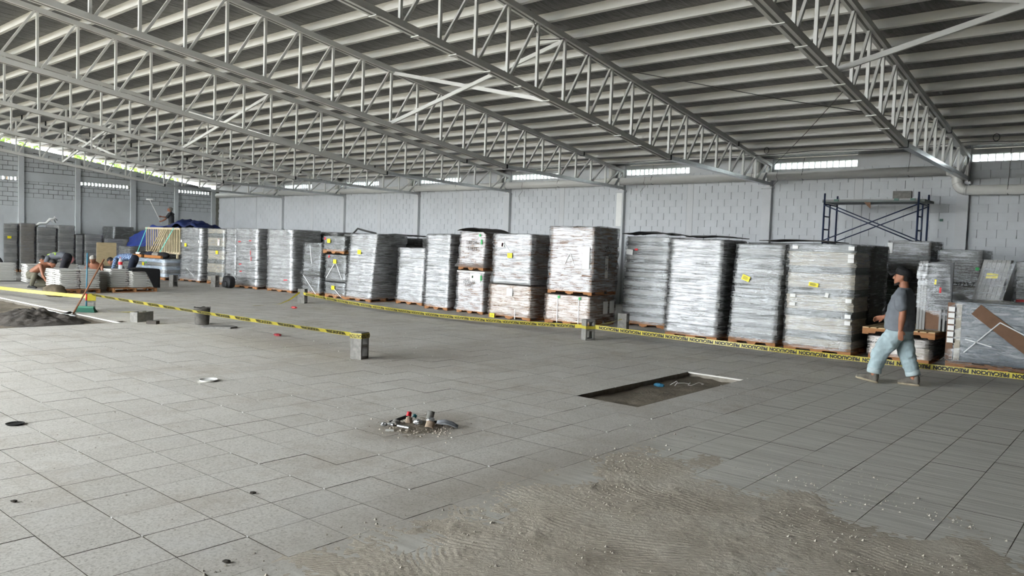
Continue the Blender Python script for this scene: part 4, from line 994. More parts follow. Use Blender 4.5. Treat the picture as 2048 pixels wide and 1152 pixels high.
o = MB().box(-.10, -.06, 0, .10, .06, .06).build('brick_piece', mat('dark_brick', '4a4540', .95, .2, 12, .3), loc=(-14.75, 6.72, 0), rot=(0, 0, .6)); tag(o, 'small dark brick piece on the floor beside the lying block', 'brick piece')
# backpack
bp = empty('backpack', (-23.85, 13.38, 0)); tag(bp, 'black backpack slumped against the white wrapped load', 'backpack')
def blob(rx, ry, rz, cz, p=2.6, seed=0, nu=18, nv=12, wob=.06):
    m = MB(); rings = []
    for j in range(nv + 1):
        ph = -PI / 2 + PI * j / nv; cz_, sz = math.cos(ph), math.sin(ph)
        f = lambda c: math.copysign(abs(c) ** (2 / p), c)
        rings.append([((1 + wob * noise.noise((math.cos(a) * 1.5 + seed, math.sin(a) * 1.5, sz * 2))) * rx * f(cz_) * f(math.cos(a)), (1 + wob * noise.noise((math.cos(a) * 2, seed, sz * 2))) * ry * f(cz_) * f(math.sin(a)), cz + rz * f(sz)) for a in [2 * PI * i / nu for i in range(nu)]])
    return m.loft(rings)
M_NYLON = mat('black_nylon', '101114', .65, .25, 12, .2, 60)
blob(.26, .15, .21, .21, 3, 2).build('body', M_NYLON, bp, True); blob(.16, .07, .11, .14, 3, 5).build('front_pocket', M_NYLON, bp, True).location = (0, -.13, 0)
MB().tube([(-.05, 0, .40), (-.05, .0, .46), (.05, 0, .46), (.05, 0, .40)], .012, 8).build('grab_handle', M_NYLON, bp, True)
MB().tube([(.2, -.05, .38), (.30, -.12, .22), (.27, -.12, .06), (.18, -.08, .03)], .018, 8).build('shoulder_strap', M_NYLON, bp, True)
# small litter on the floor
def disc(name, label, cat, x, y, r, h, mt, dish=0.0):
    rings = [[(rr * math.cos(a), rr * math.sin(a), z) for a in [2 * PI * i / 28 for i in range(28)]] for rr, z in ((r * .8, 0), (r, h), (r * .96, h + .001), (r * .72, h * (1 - dish)), (r * .1, h * (1 - dish)))]
    o = MB().loft(rings).build(name, mt, loc=(x, y, .002), smooth=False); return tag(o, label, cat)
disc('paper_plate', 'white paper plate lying on the tiles in the open floor', 'plate', -8.58, 4.57, .105, .022, M_PAPER, .8)
disc('plastic_disc', 'black round plastic disc lying on the tiles near the left frame edge', 'disc', -7.65, 2.28, .075, .012, M_BLACK, .5)
def crumple(name, label, cat, x, y, z, sx, sy, sz, mt, seed, rz=0, group=None):
    o = blob(sx, sy, sz, sz * .9, 2.2, seed, 14, 9, .45).build(name, mt, loc=(x, y, z), rot=(0, 0, rz)); return tag(o, label, cat, group)
M_SILV = mat('crumpled_foil', 'b8babb', .25, .2, 15, .4, 50, metal=.8)
crumple('crushed_packet', 'red crushed packet on the floor left of the mid-floor upright block', 'packet', -11.87, 7.6, 0, .09, .05, .025, mat('red_packet', '8d2a30', .5, .5, 14), 3)
crumple('crushed_packet', 'small red and white packet on the floor below the trailing tape', 'packet', -16.39, 10.94, 0, .10, .05, .03, mat('red_white_packet', 'b03a3c', .5, .6, 16), 5)
for i, (x, y, lb) in enumerate(((-5.45, 1.62, 'dark clod of dirt on the tiles near the lower left corner'), (-4.59, 2.77, 'dark clod of dirt on the tiles between the black disc and the rubbish heap'), (-3.69, 2.08, 'dark clod of dirt on the tiles next to the mortar smear'))):
    crumple('dirt_clod', lb, 'dirt clod', x, y, 0, .022, .014, .008, mat('dark_clod', '3a352e', .95, .3, 20, .5), i, .5)
# rubbish heap
HX, HY = -5.27, 4.86; GH = 'rubbish heap on the tiles'
hm = MB().grid(lambda u, v: (HX + (u - .5) * .62, HY + (v - .5) * .66, -.004 + .032 * max(0, 1 - ((u - .5) ** 2 + (v - .5) ** 2) * 5.5) + .012 * noise.noise((u * 14, v * 14, 3))), 44, 44).build('swept_dirt', M_DIRT, smooth=True)
hm['kind'] = 'stuff'; tag(hm, 'low heap of swept dirt under the rubbish on the tiles', 'dirt')
def offcut(label, a, b, r, mt):
    a = Vector(a); b = Vector(b); d = (b - a).normalized(); m = MB(); n = 14
    x = d.cross(Vector((0, 0, 1))).normalized(); y = x.cross(d)
    R = lambda p, q: [p + q * (math.cos(t) * x + math.sin(t) * y) for t in [2 * PI * i / n for i in range(n)]]
    m.loft([R(a + d * .03, r * .8), R(a, r * .8), R(a, r), R(b, r), R(b, r * .8), R(b - d * .03, r * .8)], cap=True)
    o = m.build('pipe_offcut', mt, smooth=False); return tag(o, label, 'pipe offcut', GH)
r2 = Vector((_r.x, _r.y, 0)).normalized(); f2 = Vector((_w.x, _w.y, 0)).normalized()
def hp_(u, v, z): p = Vector((HX, HY, 0)) + r2 * (u - .1) * .62 + f2 * v * .8; return (p.x, p.y, z * .75)
offcut('long black tube in the rubbish heap pointing at the red scrap', hp_(-.30, .06, .03), hp_(-.06, .16, .09), .016, M_BLACK)
offcut('shiny silver tube piece lying at the front of the rubbish heap', hp_(-.15, -.10, .035), hp_(.03, -.17, .03), .014, M_GALV)
offcut('short silver tube piece beside the grey card in the rubbish heap', hp_(-.30, -.03, .04), hp_(-.22, -.07, .035), .014, M_GALV)
offcut('thin white pipe piece at the foot of the rubbish heap', hp_(-.30, -.26, .014), hp_(-.18, -.25, .012), .011, M_PVC)
def scrap(label, cat, u, v, z, sx, sy, mt, tilt, rz, bend=.02):
    sx *= .68; sy *= .68; bend *= .8
    o = MB().grid(lambda a, b: ((a - .5) * sx, (b - .5) * sy, bend * math.sin(PI * a) + bend * .8 * noise.noise((a * 3 + u * 20, b * 3, v * 20))), 6, 6).build('scrap_piece', mt, loc=hp_(u, v, z), rot=(tilt, .2, rz), smooth=True)
    s = o.modifiers.new('t', 'SOLIDIFY'); s.thickness = .004; return tag(o, label, cat, GH)
M_GCARD = mat('grey_card', '77756f', .8, .15, 9); M_TAN = mat('tan_card', '9c8a77', .85, .15, 9)
scrap('red plastic scrap on top of the rubbish heap', 'scrap', -.03, .16, .12, .07, .07, mat('red_plastic', 'b81f2b', .4, .1), .9, .8, .015)
scrap('dark grey card scrap standing upright in the rubbish heap', 'scrap', .30, .16, .12, .10, .11, M_GCARD, 1.2, .7)
scrap('flat grey card scrap in the rubbish heap beside the short silver tube', 'scrap', -.20, -.02, .05, .12, .10, M_GCARD, .3, .4)
scrap('round tan card scrap at the front of the rubbish heap', 'scrap', .33, -.10, .06, .12, .10, M_TAN, .8, .6)
scrap('tan card scrap in the middle of the rubbish heap', 'scrap', -.01, .03, .07, .09, .09, M_TAN, .9, .9)
scrap('teal plastic scrap behind the red scrap', 'scrap', .05, .20, .085, .06, .05, mat('teal_plastic', '1f6f78', .4), .8, .6)
scrap('black scrap at the side of the rubbish heap', 'scrap', .42, .06, .04, .16, .08, M_BLACK, .2, .9)
scrap('pale grey torn plastic pouch on the right of the rubbish heap', 'scrap', .58, .0, .045, .30, .09, mat('grey_pouch', '8e9195', .4, .15), .5, .75, .03)
def foil(label, u, v, z, s, seed):
    p = hp_(u, v, z); s *= .75; return crumple('foil_scrap', label, 'foil', p[0], p[1], p[2], s, s * .6, s * .7, M_SILV, seed, .7, GH)
foil('crumpled silver foil on the upper right of the rubbish heap', .32, .05, .05, .05, 2); foil('crumpled silver foil in the centre of the rubbish heap', .14, -.02, .03, .055, 7); foil('small silver foil on the left of the rubbish heap', -.36, -.08, .015, .04, 9)
# little stones around: chips of stone and plaster
ch = MB(); rc = random.Random(9)
for i in range(420):
    a = rc.uniform(0, 6.28); q = abs(rc.gauss(0, .2)); x, y = HX + q * math.cos(a), HY + q * math.sin(a); s = rc.uniform(.004, .013)
    ch.add([(x - s, y - s, 0), (x + s, y - s * .6, 0), (x, y + s, 0), (x, y, s * .9 + .02 * max(0, 1 - q * 2.5))], [(0, 1, 3), (1, 2, 3), (2, 0, 3)])
for i in range(500):
    x = rc.uniform(-14, -2); y = rc.uniform(1.5, 11); s = rc.uniform(.003, .008)
    if clip(x - .02, x + .02, y - .02, y + .02) is None: continue
    ch.add([(x - s, y - s, 0), (x + s, y - s * .6, 0), (x, y + s, 0), (x, y, s * .8)], [(0, 1, 3), (1, 2, 3), (2, 0, 3)])
o = ch.build('stone_chips', mat('stone_chip', '9f968a', .95, .3, 30, world=True)); o['kind'] = 'stuff'; tag(o, 'tiny stone and plaster chips scattered over the tiled floor', 'chips')
# white tile spacers at the joints
sp_ = MB(); rs = random.Random(21)
for i in range(-24, 3):
    for j in range(0, 22):
        if rs.random() < .3:
            x, y = TX0 + i * TS, TY0 + j * TS
            if clip(x - .2, x + .2, y - .2, y + .2) and i < 0: sp_.box(x - .008, y - .0022, 0, x + .008, y + .0022, .005)
o = sp_.build('tile_spacers', M_PAPER); o['kind'] = 'stuff'; tag(o, 'tiny white spacers standing in the tile joints', 'tile spacers')
# things in the small pit
crumple('blue_rag', 'blue crumpled rag in the small rectangular pit', 'rag', -5.02, 8.95, -.068, .07, .04, .028, mat('blue_rag', '2f6f8c', .8, .3, 14), 4)
o = MB().tube([(-5.0 + .03 * i, 9.2 + .12 * math.sin(i * 1.3) + .02 * i, -.07 + .05 * abs(math.sin(i * 1.1))) for i in range(14)], .004, 5).build('wire_tangle', M_PAPER, smooth=True); tag(o, 'tangle of pale wire in the small rectangular pit', 'wire')
# earth heap in the large pit
def heap(u, v):
    x = -18.6 + 3.2 * u; y = 4.55 + 1.75 * v
    e = max(0, math.sin(PI * u)) ** .7 * max(0, math.sin(PI * v)) ** .9
    return (x, y, -.14 + .34 * e * (.75 + .35 * noise.noise((x * 1.4, y * 1.4, 2))) + .07 * e * noise.noise((x * 6, y * 6, 1)) + .03 * e * noise.noise((x * 15, y * 15, 1)))
o = MB().grid(heap, 110, 60).build('earth_heap', mat('dark_wet_earth', '3f3a34', .9, .4, 7, .8, 40, world=True), smooth=True); tag(o, 'heap of dark clumpy earth in the large pit', 'earth heap'); o['kind'] = 'stuff'
for i, (a, b) in enumerate((((-20.0, 5.6, -.07), (-18.9, 5.7, -.06)), ((-17.7, 5.75, .10), (-16.7, 6.05, .02)))):
    o = MB().tube([a, ((a[0] + b[0]) / 2, (a[1] + b[1]) / 2 + .05, (a[2] + b[2]) / 2 - .03), b], .014, 6).build('plastic_strip', M_PAPER, smooth=True); tag(o, ('white plastic strip lying on the earth behind the dark heap', 'white plastic strip lying across the dark earth heap')[i], 'strip')
# bag in front of the slab piles
o = blob(.30, .2, .17, .15, 2.3, 6, 18, 10, .3).build('cement_bag', mat('camouflage_bag', '5a503f', .85, .5, 5), loc=(-22.1, 7.5, 0), rot=(0, 0, .5), smooth=True); tag(o, 'slumped brown and green bag in front of the pale slab pile', 'bag')

# ------------------------------------------------------------------ scaffold
M_SCAF = mat('blue_scaffold_tube', '26324f', .45, .15, 6)
sc_ = empty('scaffold', (0, 0, 0)); tag(sc_, 'blue tubular scaffold with a plank platform in front of the white block wall', 'scaffold')
XA, XB, YA, YB, ZT_ = -6.53, -4.43, 19.40, 20.35, 3.28
for x in (XA, XB):
    for y in (YA, YB): MB().tube([(x, y, 0), (x, y, ZT_)], .023, 8).build('post', M_SCAF, sc_, True)
    ym = YA + .42
    MB().tube([(x, ym, 2.05), (x, ym, 3.02)], .018, 8).build('ladder_post', M_SCAF, sc_, True)
    for z in (2.08, 2.40, 2.72, 3.02): MB().tube([(x, YA, z), (x, ym if z not in (2.08, 3.02) else YB, z)], .018, 8).build('rung', M_SCAF, sc_, True)
    for z in (.3, 1.2): MB().tube([(x, YA, z), (x, YB, z)], .018, 8).build('rung', M_SCAF, sc_, True)
for y in (YA - .03, YB + .03):
    MB().tube([(XA, y, 2.12), (XB, y, 3.0)], .014, 6).build('cross_tube', M_SCAF, sc_, True); MB().tube([(XA, y - .03, 3.0), (XB, y - .03, 2.12)], .014, 6).build('cross_tube', M_SCAF, sc_, True)
    MB().tube([(XA, y, .4), (XB, y, 1.4)], .014, 6).build('cross_tube', M_SCAF, sc_, True)
for j in range(3): MB().box(XA - .06, YA + .02 + j * .31, 3.06, XB + .12, YA + .31 + j * .31, 3.115).build('platform_plank', mat('grey_plank', '6c726f', .7, .15, 4), sc_)
MB().box(XA - .05, YA - .005, 3.10, XB + .02, YA + .02, 3.13).build('plank_edge', M_PANW, sc_)
for x in (-6.3, -4.95, -4.6): MB().box(x, YA - .02, 3.085, x + .1, YA + .05, 3.135).build('plank_hook', mat('green_plastic', '2f5a4c', .5), sc_)
o = MB().add([(-.07, 0, .16), (.08, 0, .15), (.09, .01, 0), (.02, .01, .06), (-.07, .012, .162), (.08, .012, .152), (.09, .022, 0), (.02, .022, .06)], [(0, 3, 2, 1), (4, 5, 6, 7), (0, 1, 5, 4), (1, 2, 6, 5), (2, 3, 7, 6), (3, 0, 4, 7)]).build('cardboard_scrap', M_CARD, loc=(-5.55, 19.41, 2.90)); tag(o, 'torn brown cardboard hanging under the scaffold platform', 'cardboard')
o = MB().box(-.10, -.006, 0, .10, 0, 1.05).build('protective_film', M_PAPER, loc=(XK[2] - .15, Y_BACK - .121, 2.48)); tag(o, 'white strip of protective film on the pilaster above the tallest load', 'film strip')

# ------------------------------------------------------------------ left cluster: slab piles
M_SLAB = mat('grey_paving_slab', 'b9b8b2', .85, .1, 6, .15, 60)
slabm = MB(); slabm.loft([[(x, y, z) for x, y in ((-.25 + e, -.25 + e), (.25 - e, -.25 + e), (.25 - e, .25 - e), (-.25 + e, .25 - e))] for z, e in ((0, .05), (.021, .05), (.022, .0), (.052, .0), (.054, .003))])
SLABM = slabm.mesh('paving_slab', M_SLAB)
SLABH = MB().loft([[(x, y, z) for x, y in ((-.25 + e, -.21 + e), (.25 - e, -.21 + e), (.25 - e, .21 - e), (-.25 + e, .21 - e))] for z, e in ((0, .05), (.021, .05), (.022, .0), (.052, .0), (.054, .003))]).mesh('paving_slab', M_SLAB)
rsl = random.Random(8)
COLN = {1: [''], 2: ['left column, ', 'right column, '], 3: ['left column, ', 'middle column, ', 'right column, ']}
def slab_pile(label, cols, z0, n, pal=None, group=None, pal_label=None):
    if pal:
        x0, x1, y0, y1 = pal; p = empty('slab_pallet', ((x0 + x1) / 2, y0, 0)); tag(p, pal_label, 'pallet'); wood_pallet(p, x1 - x0, y1 - y0, 0, 5)
    for ci, (cx, cy, nn) in enumerate(cols):
        for i in range(nn):
            k_ = nn - 1 - i; lab_ = ('topmost' if k_ == 0 else ORD[k_]) + ' grey slab' + (' from the top, ' if k_ else ', ') + COLN[len(cols)][ci] + label
            o = put('paving_slab', SLABM, None, (cx + rsl.uniform(-.015, .015), cy + rsl.uniform(-.015, .015), z0 + .054 * i), (0, 0, rsl.uniform(-.03, .03))); tag(o, lab_, 'paving slab', group or 'slabs of the ' + label); o['kind'] = 'thing'
            # thin spacer batten shadow gap comes from the chamfered slab edges
slab_pile('bright pile beside the kneeling man', [(-23.74, 8.17, 10), (-23.23, 8.17, 10)], .123, 10, (-24.05, -22.92, 7.88, 8.95), None, 'brown pallet under the pile beside the kneeling man')
slab_pile('pile right behind the shovel handle', [(-23.22, 8.70, 10)], .123, 10)
slab_pile('narrow pile between the two pallets', [(-23.75, 9.18, 11)], .0, 11)
slab_pile('wide pile carrying the bottle', [(-23.58, 9.64, 10), (-23.35, 10.15, 9)], .123, 10, (-23.85, -23.02, 9.36, 10.6), None, 'red-brown pallet under the pile carrying the bottle')
slab_pile('pile at the left frame edge', [(-29.25, 7.90, 11), (-29.25, 8.42, 11)], .02, 11)
slab_pile('low pile behind the kneeling man', [(-28.25, 8.93, 11), (-28.25, 9.45, 12), (-28.25, 9.97, 11)], .02, 11)
# bottle
bt = empty('soda_bottle', (-23.42, 9.70, .123 + .54 + .002)); tag(bt, 'clear plastic soda bottle with a red label standing on the wide slab pile', 'bottle')
def lathe(prof, n=18): return MB().loft([[(r * math.cos(a), r * math.sin(a), z) for a in [2 * PI * i / n for i in range(n)]] for r, z in prof])
kb = NT('clear_pet'); kb.p.inputs['Base Color'].default_value = (.8, .85, .86, 1); kb.p.inputs['Roughness'].default_value = .12; kb.p.inputs['Alpha'].default_value = .45
kv = kb.noise(kb.objc(), 20, 3); kb.bump(kv, .1, .01)
lathe([(.045, 0), (.055, .01), (.055, .10), (.050, .13), (.056, .17), (.056, .22), (.035, .27), (.016, .295), (.016, .33)]).build('body', kb.m, bt, True)
lathe([(.0565, .125), (.0575, .13), (.0575, .205), (.0565, .21)]).build('paper_label', M_RED, bt, True); lathe([(.018, .325), (.018, .345)]).build('cap', M_RED, bt, True)
# black cloth draped over the slab pile
dr = MB().grid(lambda u, v: (-23.4 + .46 * min(1, v * 1.5) + .02 * noise.noise((u * 5, v * 5, 1)), 9.85 + .70 * u + .12 * (v > .6) * (u - .2), (.123 + .55 + .03 * math.sin(PI * u)) if v < .62 else .123 + .55 - (v - .62) * 1.45 * max(0.12, min(1, (u - .45) * 3))), 18, 18)
o = dr.build('black_cloth', mat('black_cloth', '0f0f11', .9, .2, 8), smooth=True); s = o.modifiers.new('t', 'SOLIDIFY'); s.thickness = .01; tag(o, 'black cloth draped over the right end of the wide slab pile', 'cloth')

# long low wrapped pack with timber railing, straps and clothes on top
stack('wrapped_pallet_load', 'long low pale blue wrapped pack with a yellow sticker under the timber railing', -31.6, -28.6, 13.45, 1.0, 0, .78, 0, 5, [mat('pale_blue_panel', 'b4c3d2', .5, .1, 3), M_PANW], F_CLEAR, stickers=[('yellow', .42, .72), ('green', .5, .8, 0, (.1, .05)), ('text', .6, .68, 0, .12, 'SSMA 25')], jit=.02, group=G_ROW)
for i, (x0, x1) in enumerate(((-31.7, -30.65), (-30.4, -29.0))):
    o = MB().box(x0, 13.36, .80, x1, 13.44, .90).build('timber_board', mat('orange_board', 'b5773f', .75, .15, 4)); o.location = (0, .12, .005); tag(o, ('short orange timber board on the pale blue pack, strap side', 'long orange timber board on the pale blue pack below the clothes')[i], 'timber board')
tr_ = empty('timber_railing', (-29.92, 13.95, .82)); tag(tr_, 'pale timber railing frame with slats and diagonal braces standing on the pale blue pack', 'railing')
M_RAIL = mat('railing_timber', 'c9bb9a', .7, .12, 4)
for yo in (0, .5):
    MB().box(-1.45, yo, 1.10, 1.42, yo + .06, 1.17).build('top_rail', M_RAIL, tr_); MB().box(-1.45, yo, .16, 1.42, yo + .06, .22).build('bottom_rail', M_RAIL, tr_)
    for i in range(15): MB().box(-1.40 + i * .198 + yo * .1, yo + .012, .2, -1.365 + i * .198 + yo * .1, yo + .05, 1.12).build('baluster', M_RAIL, tr_)
    for x in (-1.3, 1.2): MB().box(x, yo, 0, x + .06, yo + .06, .2).build('foot', M_RAIL, tr_)
for i in range(4): MB().bar((-1.05 + i * .23, -.03 - .01 * i, .12), (.05 + i * .16, -.03 - .01 * i, 1.08), .035, .03, (0, 1, 0)).build('brace', M_RAIL, tr_)
M_TURQ = mat('turquoise_strap', '5fc3b8', .5, .08, 6)
for a, b, lb in (((-31.0, 13.85, 1.99), (-31.5, 13.38, .10), 'turquoise lashing strap from the railing corner down over the pale blue pack'), ((-28.75, 13.85, 1.98), (-29.4, 13.6, .98), 'turquoise lashing strap at the far end of the railing')):
    o = MB().bar(a, b, .05, .006, (1, 0, 0)).build('lashing_strap', M_TURQ); tag(o, lb, 'strap')
for i, (x, z, sx, hx, lb) in enumerate(((-30.3, .82, .34, '1c2233', 'dark blue clothing heap on the pale blue pack below the railing'), (-29.75, .82, .26, '8a857c', 'grey patterned clothing on the pale blue pack below the railing'), (-29.2, .82, .34, '141416', 'black clothing heap at the right end of the pale blue pack'), (-30.9, .82, .26, '17181c', 'black clothing beside the turquoise strap'))):
    o = blob(sx, .16, .13, .10, 2.2, i, 18, 10, .5).build('clothes_heap', mat('cloth_%d' % i, hx, .9, .3, 9), loc=(x, 13.68, z), smooth=True); tag(o, lb, 'clothes')
o = MB().box(-.2, -.1, 0, .2, .1, .07).build('foam_piece', M_PAPER, loc=(-30.95, 13.62, .92), rot=(0, 0, .3)); tag(o, 'white foam piece on the orange board by the turquoise strap', 'foam')
# cartons left of the pack
for i, (z, h, mm) in enumerate(((0, .62, 'f'), (.625, .55, 'g'))):
    o = stack('wrapped_pallet_load', ('brown-grey wrapped carton at the end of the pale blue pack, lower one', 'grey wrapped carton at the end of the pale blue pack, upper one')[i], -33.0, -32.0, 13.6, .9, z, h, 0, 2, [M_STRAPG, M_PANG], F_DARK, pallet=(i == 0), group=G_2)
# blue tarpaulin
M_TARP = mat('blue_tarpaulin', '21377f', .45, .25, 4, .25, 12)
tp = MB().grid(lambda u, v: (-35.3 + 4.6 * u, 15.0 - .55 * v * v + .25 * noise.noise((u * 3, v * 2, 1)) * v, (1.55 + .52 * min(1, u * 2.1)) * (1 - .36 * v * (1.1 - .4 * u)) + .13 * noise.noise((u * 7, v * 4, 2)) - .25 * v), 44, 18)
o = tp.build('tarpaulin', M_TARP, smooth=True); s = o.modifiers.new('t', 'SOLIDIFY'); s.thickness = .01; tag(o, 'bright blue tarpaulin draped over loads behind the timber railing', 'tarpaulin')
tp = MB().grid(lambda u, v: (-31.9 + 3.6 * u, 14.75 + 1.0 * v, 1.92 + (.42 * math.sin(PI * min(1, u * 1.02)) ** .6) * math.sin(PI * (.15 + .7 * v)) + .13 * noise.noise((u * 6, v * 4, 6)) + .06 * noise.noise((u * 15, v * 9, 3))), 46, 18)
o = tp.build('tarpaulin', mat('dark_blue_tarpaulin', '17234f', .45, .5, 5, .3, 14), smooth=True); s = o.modifiers.new('t', 'SOLIDIFY'); s.thickness = .01; tag(o, 'crumpled dark blue tarpaulin heaped on top behind the tall narrow load', 'tarpaulin')
stack('wrapped_pallet_load', 'covered load under the crumpled dark blue tarpaulin', -31.7, -28.5, 14.85, 1.1, 0, 1.85, 0, 6, GR, F_DARK, group=G_2)
stack('wrapped_pallet_load', 'covered load under the bright blue tarpaulin', -34.9, -32.2, 15.2, 1.0, 0, 1.3, 0, 5, GR, F_DARK, group=G_2)
# plywood sheet
o = MB().box(-.35, 0, 0, .35, .018, .86).build('plywood_sheet', mat('plywood', 'b9a783', .8, .12, 4, .05, 30, stretch=(1, 1, 4)), loc=(-30.0, 11.93, .485), rot=(0, 0, PI / 2)); tag(o, 'pale plywood sheet standing behind the bending man in the checked shirt', 'plywood')
o = stack('wrapped_pallet_load', 'low wrapped load with the plywood sheet leaning on it', -31.1, -29.85, 11.35, 1.15, 0, .46, 0, 3, GR, F_DARK, group=G_2)
# row of dull loads along the grey end wall
ENDS = [(9.50, 10.08, 1.80, 'dull grey wrapped load by the end wall next to the pale cabinet'), (10.16, 10.68, 1.93, 'grey wrapped load with a yellow mark, end wall row'), (10.76, 11.30, 1.97, 'tall brownish wrapped load, end wall row, left of the load with folded film'),
        (11.38, 12.10, 1.83, 'load topped with folded white film, end wall row'), (12.18, 12.80, 1.95, 'tall bulging wrapped load, end wall row, before the low ones'), (12.88, 13.14, 1.57, 'narrow pale load with punched edges, end wall row'), (13.22, 13.92, 1.60, 'dark wrapped load, end wall row, left of the plywood sheet'),
        (14.0, 15.05, 1.45, 'long low dark load, end wall row, right of the plywood sheet')]
for i, (y0, y1, h, lb) in enumerate(ENDS):
    t_ = stack('wrapped_pallet_load', lb, -36.9, -35.5, y0, y1 - y0, 0, h, 0, 11, [mat('dusty_grey_panel', '9b9b96', .7, .12, 3), mat('dusty_grey_panel_b', '83837f', .7, .12, 3)] if i != 2 else [mat('dusty_brown_panel', '8d867b', .7, .12, 3)], F_DARK, (.04, .0), jit=.012, group='dull loads along the end wall')
    if i == 1: MB().box(0, -.07, -.05, .004, .07, .05).build('sticker', M_YEL, t_, loc=(.80, .2, 1.4))
stack('wrapped_pallet_load', 'pale banded load far back at the end wall below the painter', -38.4, -37.2, 15.1, .9, 0, 2.0, 0, 9, [M_PANG], F_CLEAR, group='dull loads along the end wall')
stack('wrapped_pallet_load', 'dull load the painter stands on by the end wall', -36.2, -34.6, 16.3, 1.2, 0, 1.27, 0, 6, [M_PANG, M_PAND], F_DARK, group='dull loads along the end wall')
fw = MB().tube([(-35.9, 11.45, 1.87), (-35.9, 11.6, 2.0), (-35.9, 11.85, 2.02), (-35.9, 12.0, 2.2), (-35.9, 12.15, 2.22), (-35.9, 12.22, 2.05), (-35.9, 12.05, 2.12), (-35.9, 12.18, 2.3), (-35.9, 12.28, 2.16)], [.05, .06, .05, .06, .05, .04, .04, .04, .02], 8)
o = fw.build('folded_film', M_PAPER, smooth=True); tag(o, 'twisted white film sticking up on the end wall row', 'film')
cb2 = empty('metal_cabinet', (-33.0, 8.6, 0)); tag(cb2, 'pale grey cabinet at the left frame edge', 'cabinet')
MB().box(-.4, 0, .06, .0, .88, 2.25).build('body', mat('pale_grey_cabinet', 'b0b4b7', .5, .06, 3), cb2); MB().box(-.38, .03, 0, -.02, .85, .06).build('plinth', M_DSHEET, cb2)
MB().box(.0, .03, 1.1, .015, .86, 2.2).build('door', mat('pale_grey_cabinet', 'b0b4b7'), cb2); MB().box(.0, .03, .1, .015, .86, 1.07).build('door', mat('pale_grey_cabinet', 'b0b4b7'), cb2)
ty = MB(); cy_, cz_, R_ = 8.32, .45, .40
ty.tube([(-30.5, cy_ + R_ * math.cos(a), cz_ + R_ * math.sin(a)) for a in [2 * PI * i / 32 for i in range(33)]], .045, 8, cap=False)
o = ty.build('tyre', M_BLACK, smooth=True); tag(o, 'black tyre standing upright at the left frame edge', 'tyre')
# crowns of trees outside, seen through the gap under the roof
M_LEAF = mat('yellow_green_leaf', '6f8f3a', .6, .35, 1.5, world=True); M_BARK = mat('bark', '5a4a38', .9, .2, 6)  # leaves are yellow-green with random variation
for i, (x, y, s) in enumerate(((-44.5, 8.5, 2.0), (-45.5, 13.0, 1.7), (-44.8, 17.5, 1.9), (-46.0, 21.0, 1.6))):
    t_ = empty('tree', (x, y, -.45)); tag(t_, 'leafy tree outside the end wall, %s from the left in the roof gap' % ORD[i], 'tree', 'trees outside')
    MB().tube([(0, 0, 0), (.1, .1, 2.5), (0, .2, 5.5)], [.18, .14, .05], 8).build('trunk', M_BARK, t_, True)
    lf = MB(); rl = random.Random(30 + i)
    for _ in range(520):
        v = Vector((rl.gauss(0, 1), rl.gauss(0, 1), rl.gauss(0, 1))).normalized() * rl.uniform(.55, 1) * s; v.z *= .75; c = v + Vector((0, 0, 6.2))
        a = Vector((rl.gauss(0, 1), rl.gauss(0, 1), rl.gauss(0, 1))).normalized(); b = a.orthogonal().normalized(); q = rl.uniform(.10, .2)
        lf.add([c - a * q, c + b * q * .5, c + a * q, c - b * q * .5], [(0, 1, 2, 3)])
    lf.build('foliage', M_LEAF, t_, kind='stuff')
# ------------------------------------------------------------------ people
def V(*a): return Vector(a)
def limb(m, pts, rad, lat, n=12):
    """closed tapering limb through pts; rad holds (across, along-lateral) radii; lat is the sideways axis"""
    pts = [Vector(p) for p in pts]; lat = Vector(lat); R = []
    def fr(i):
        d = (pts[min(i + 1, len(pts) - 1)] - pts[max(i - 1, 0)]).normalized(); b = (lat - d * lat.dot(d))
        if b.length < .05: b = Vector((0, 0, 1)) - d * d.z
        b.normalize(); a = b.cross(d).normalized(); return d, a, b
    for i, p in enumerate(pts):
        d, a, b = fr(i); ra, rb = rad[i] if isinstance(rad[i], tuple) else (rad[i], rad[i])
        ring = lambda c, s: [c + a * (ra * s * math.cos(t)) + b * (rb * s * math.sin(t)) for t in [2 * PI * k / n for k in range(n)]]
        e = min(ra, rb)
        if i == 0: R += [ring(p - d * e * .8, .45), ring(p - d * e * .45, .82)]
        R.append(ring(p, 1))
        if i == len(pts) - 1: R += [ring(p + d * e * .45, .82), ring(p + d * e * .8, .45)]
    m.loft(R); return m
def ball(m, c, r, n=12):
    c = Vector(c); r = r if isinstance(r, tuple) else (r, r, r)
    m.loft([[(c.x + r[0] * math.cos(p) * math.cos(t), c.y + r[1] * math.cos(p) * math.sin(t), c.z + r[2] * math.sin(p)) for t in [2 * PI * k / n for k in range(n)]] for p in [-PI / 2 + .12 + (PI - .24) * j / 8 for j in range(9)]]); return m
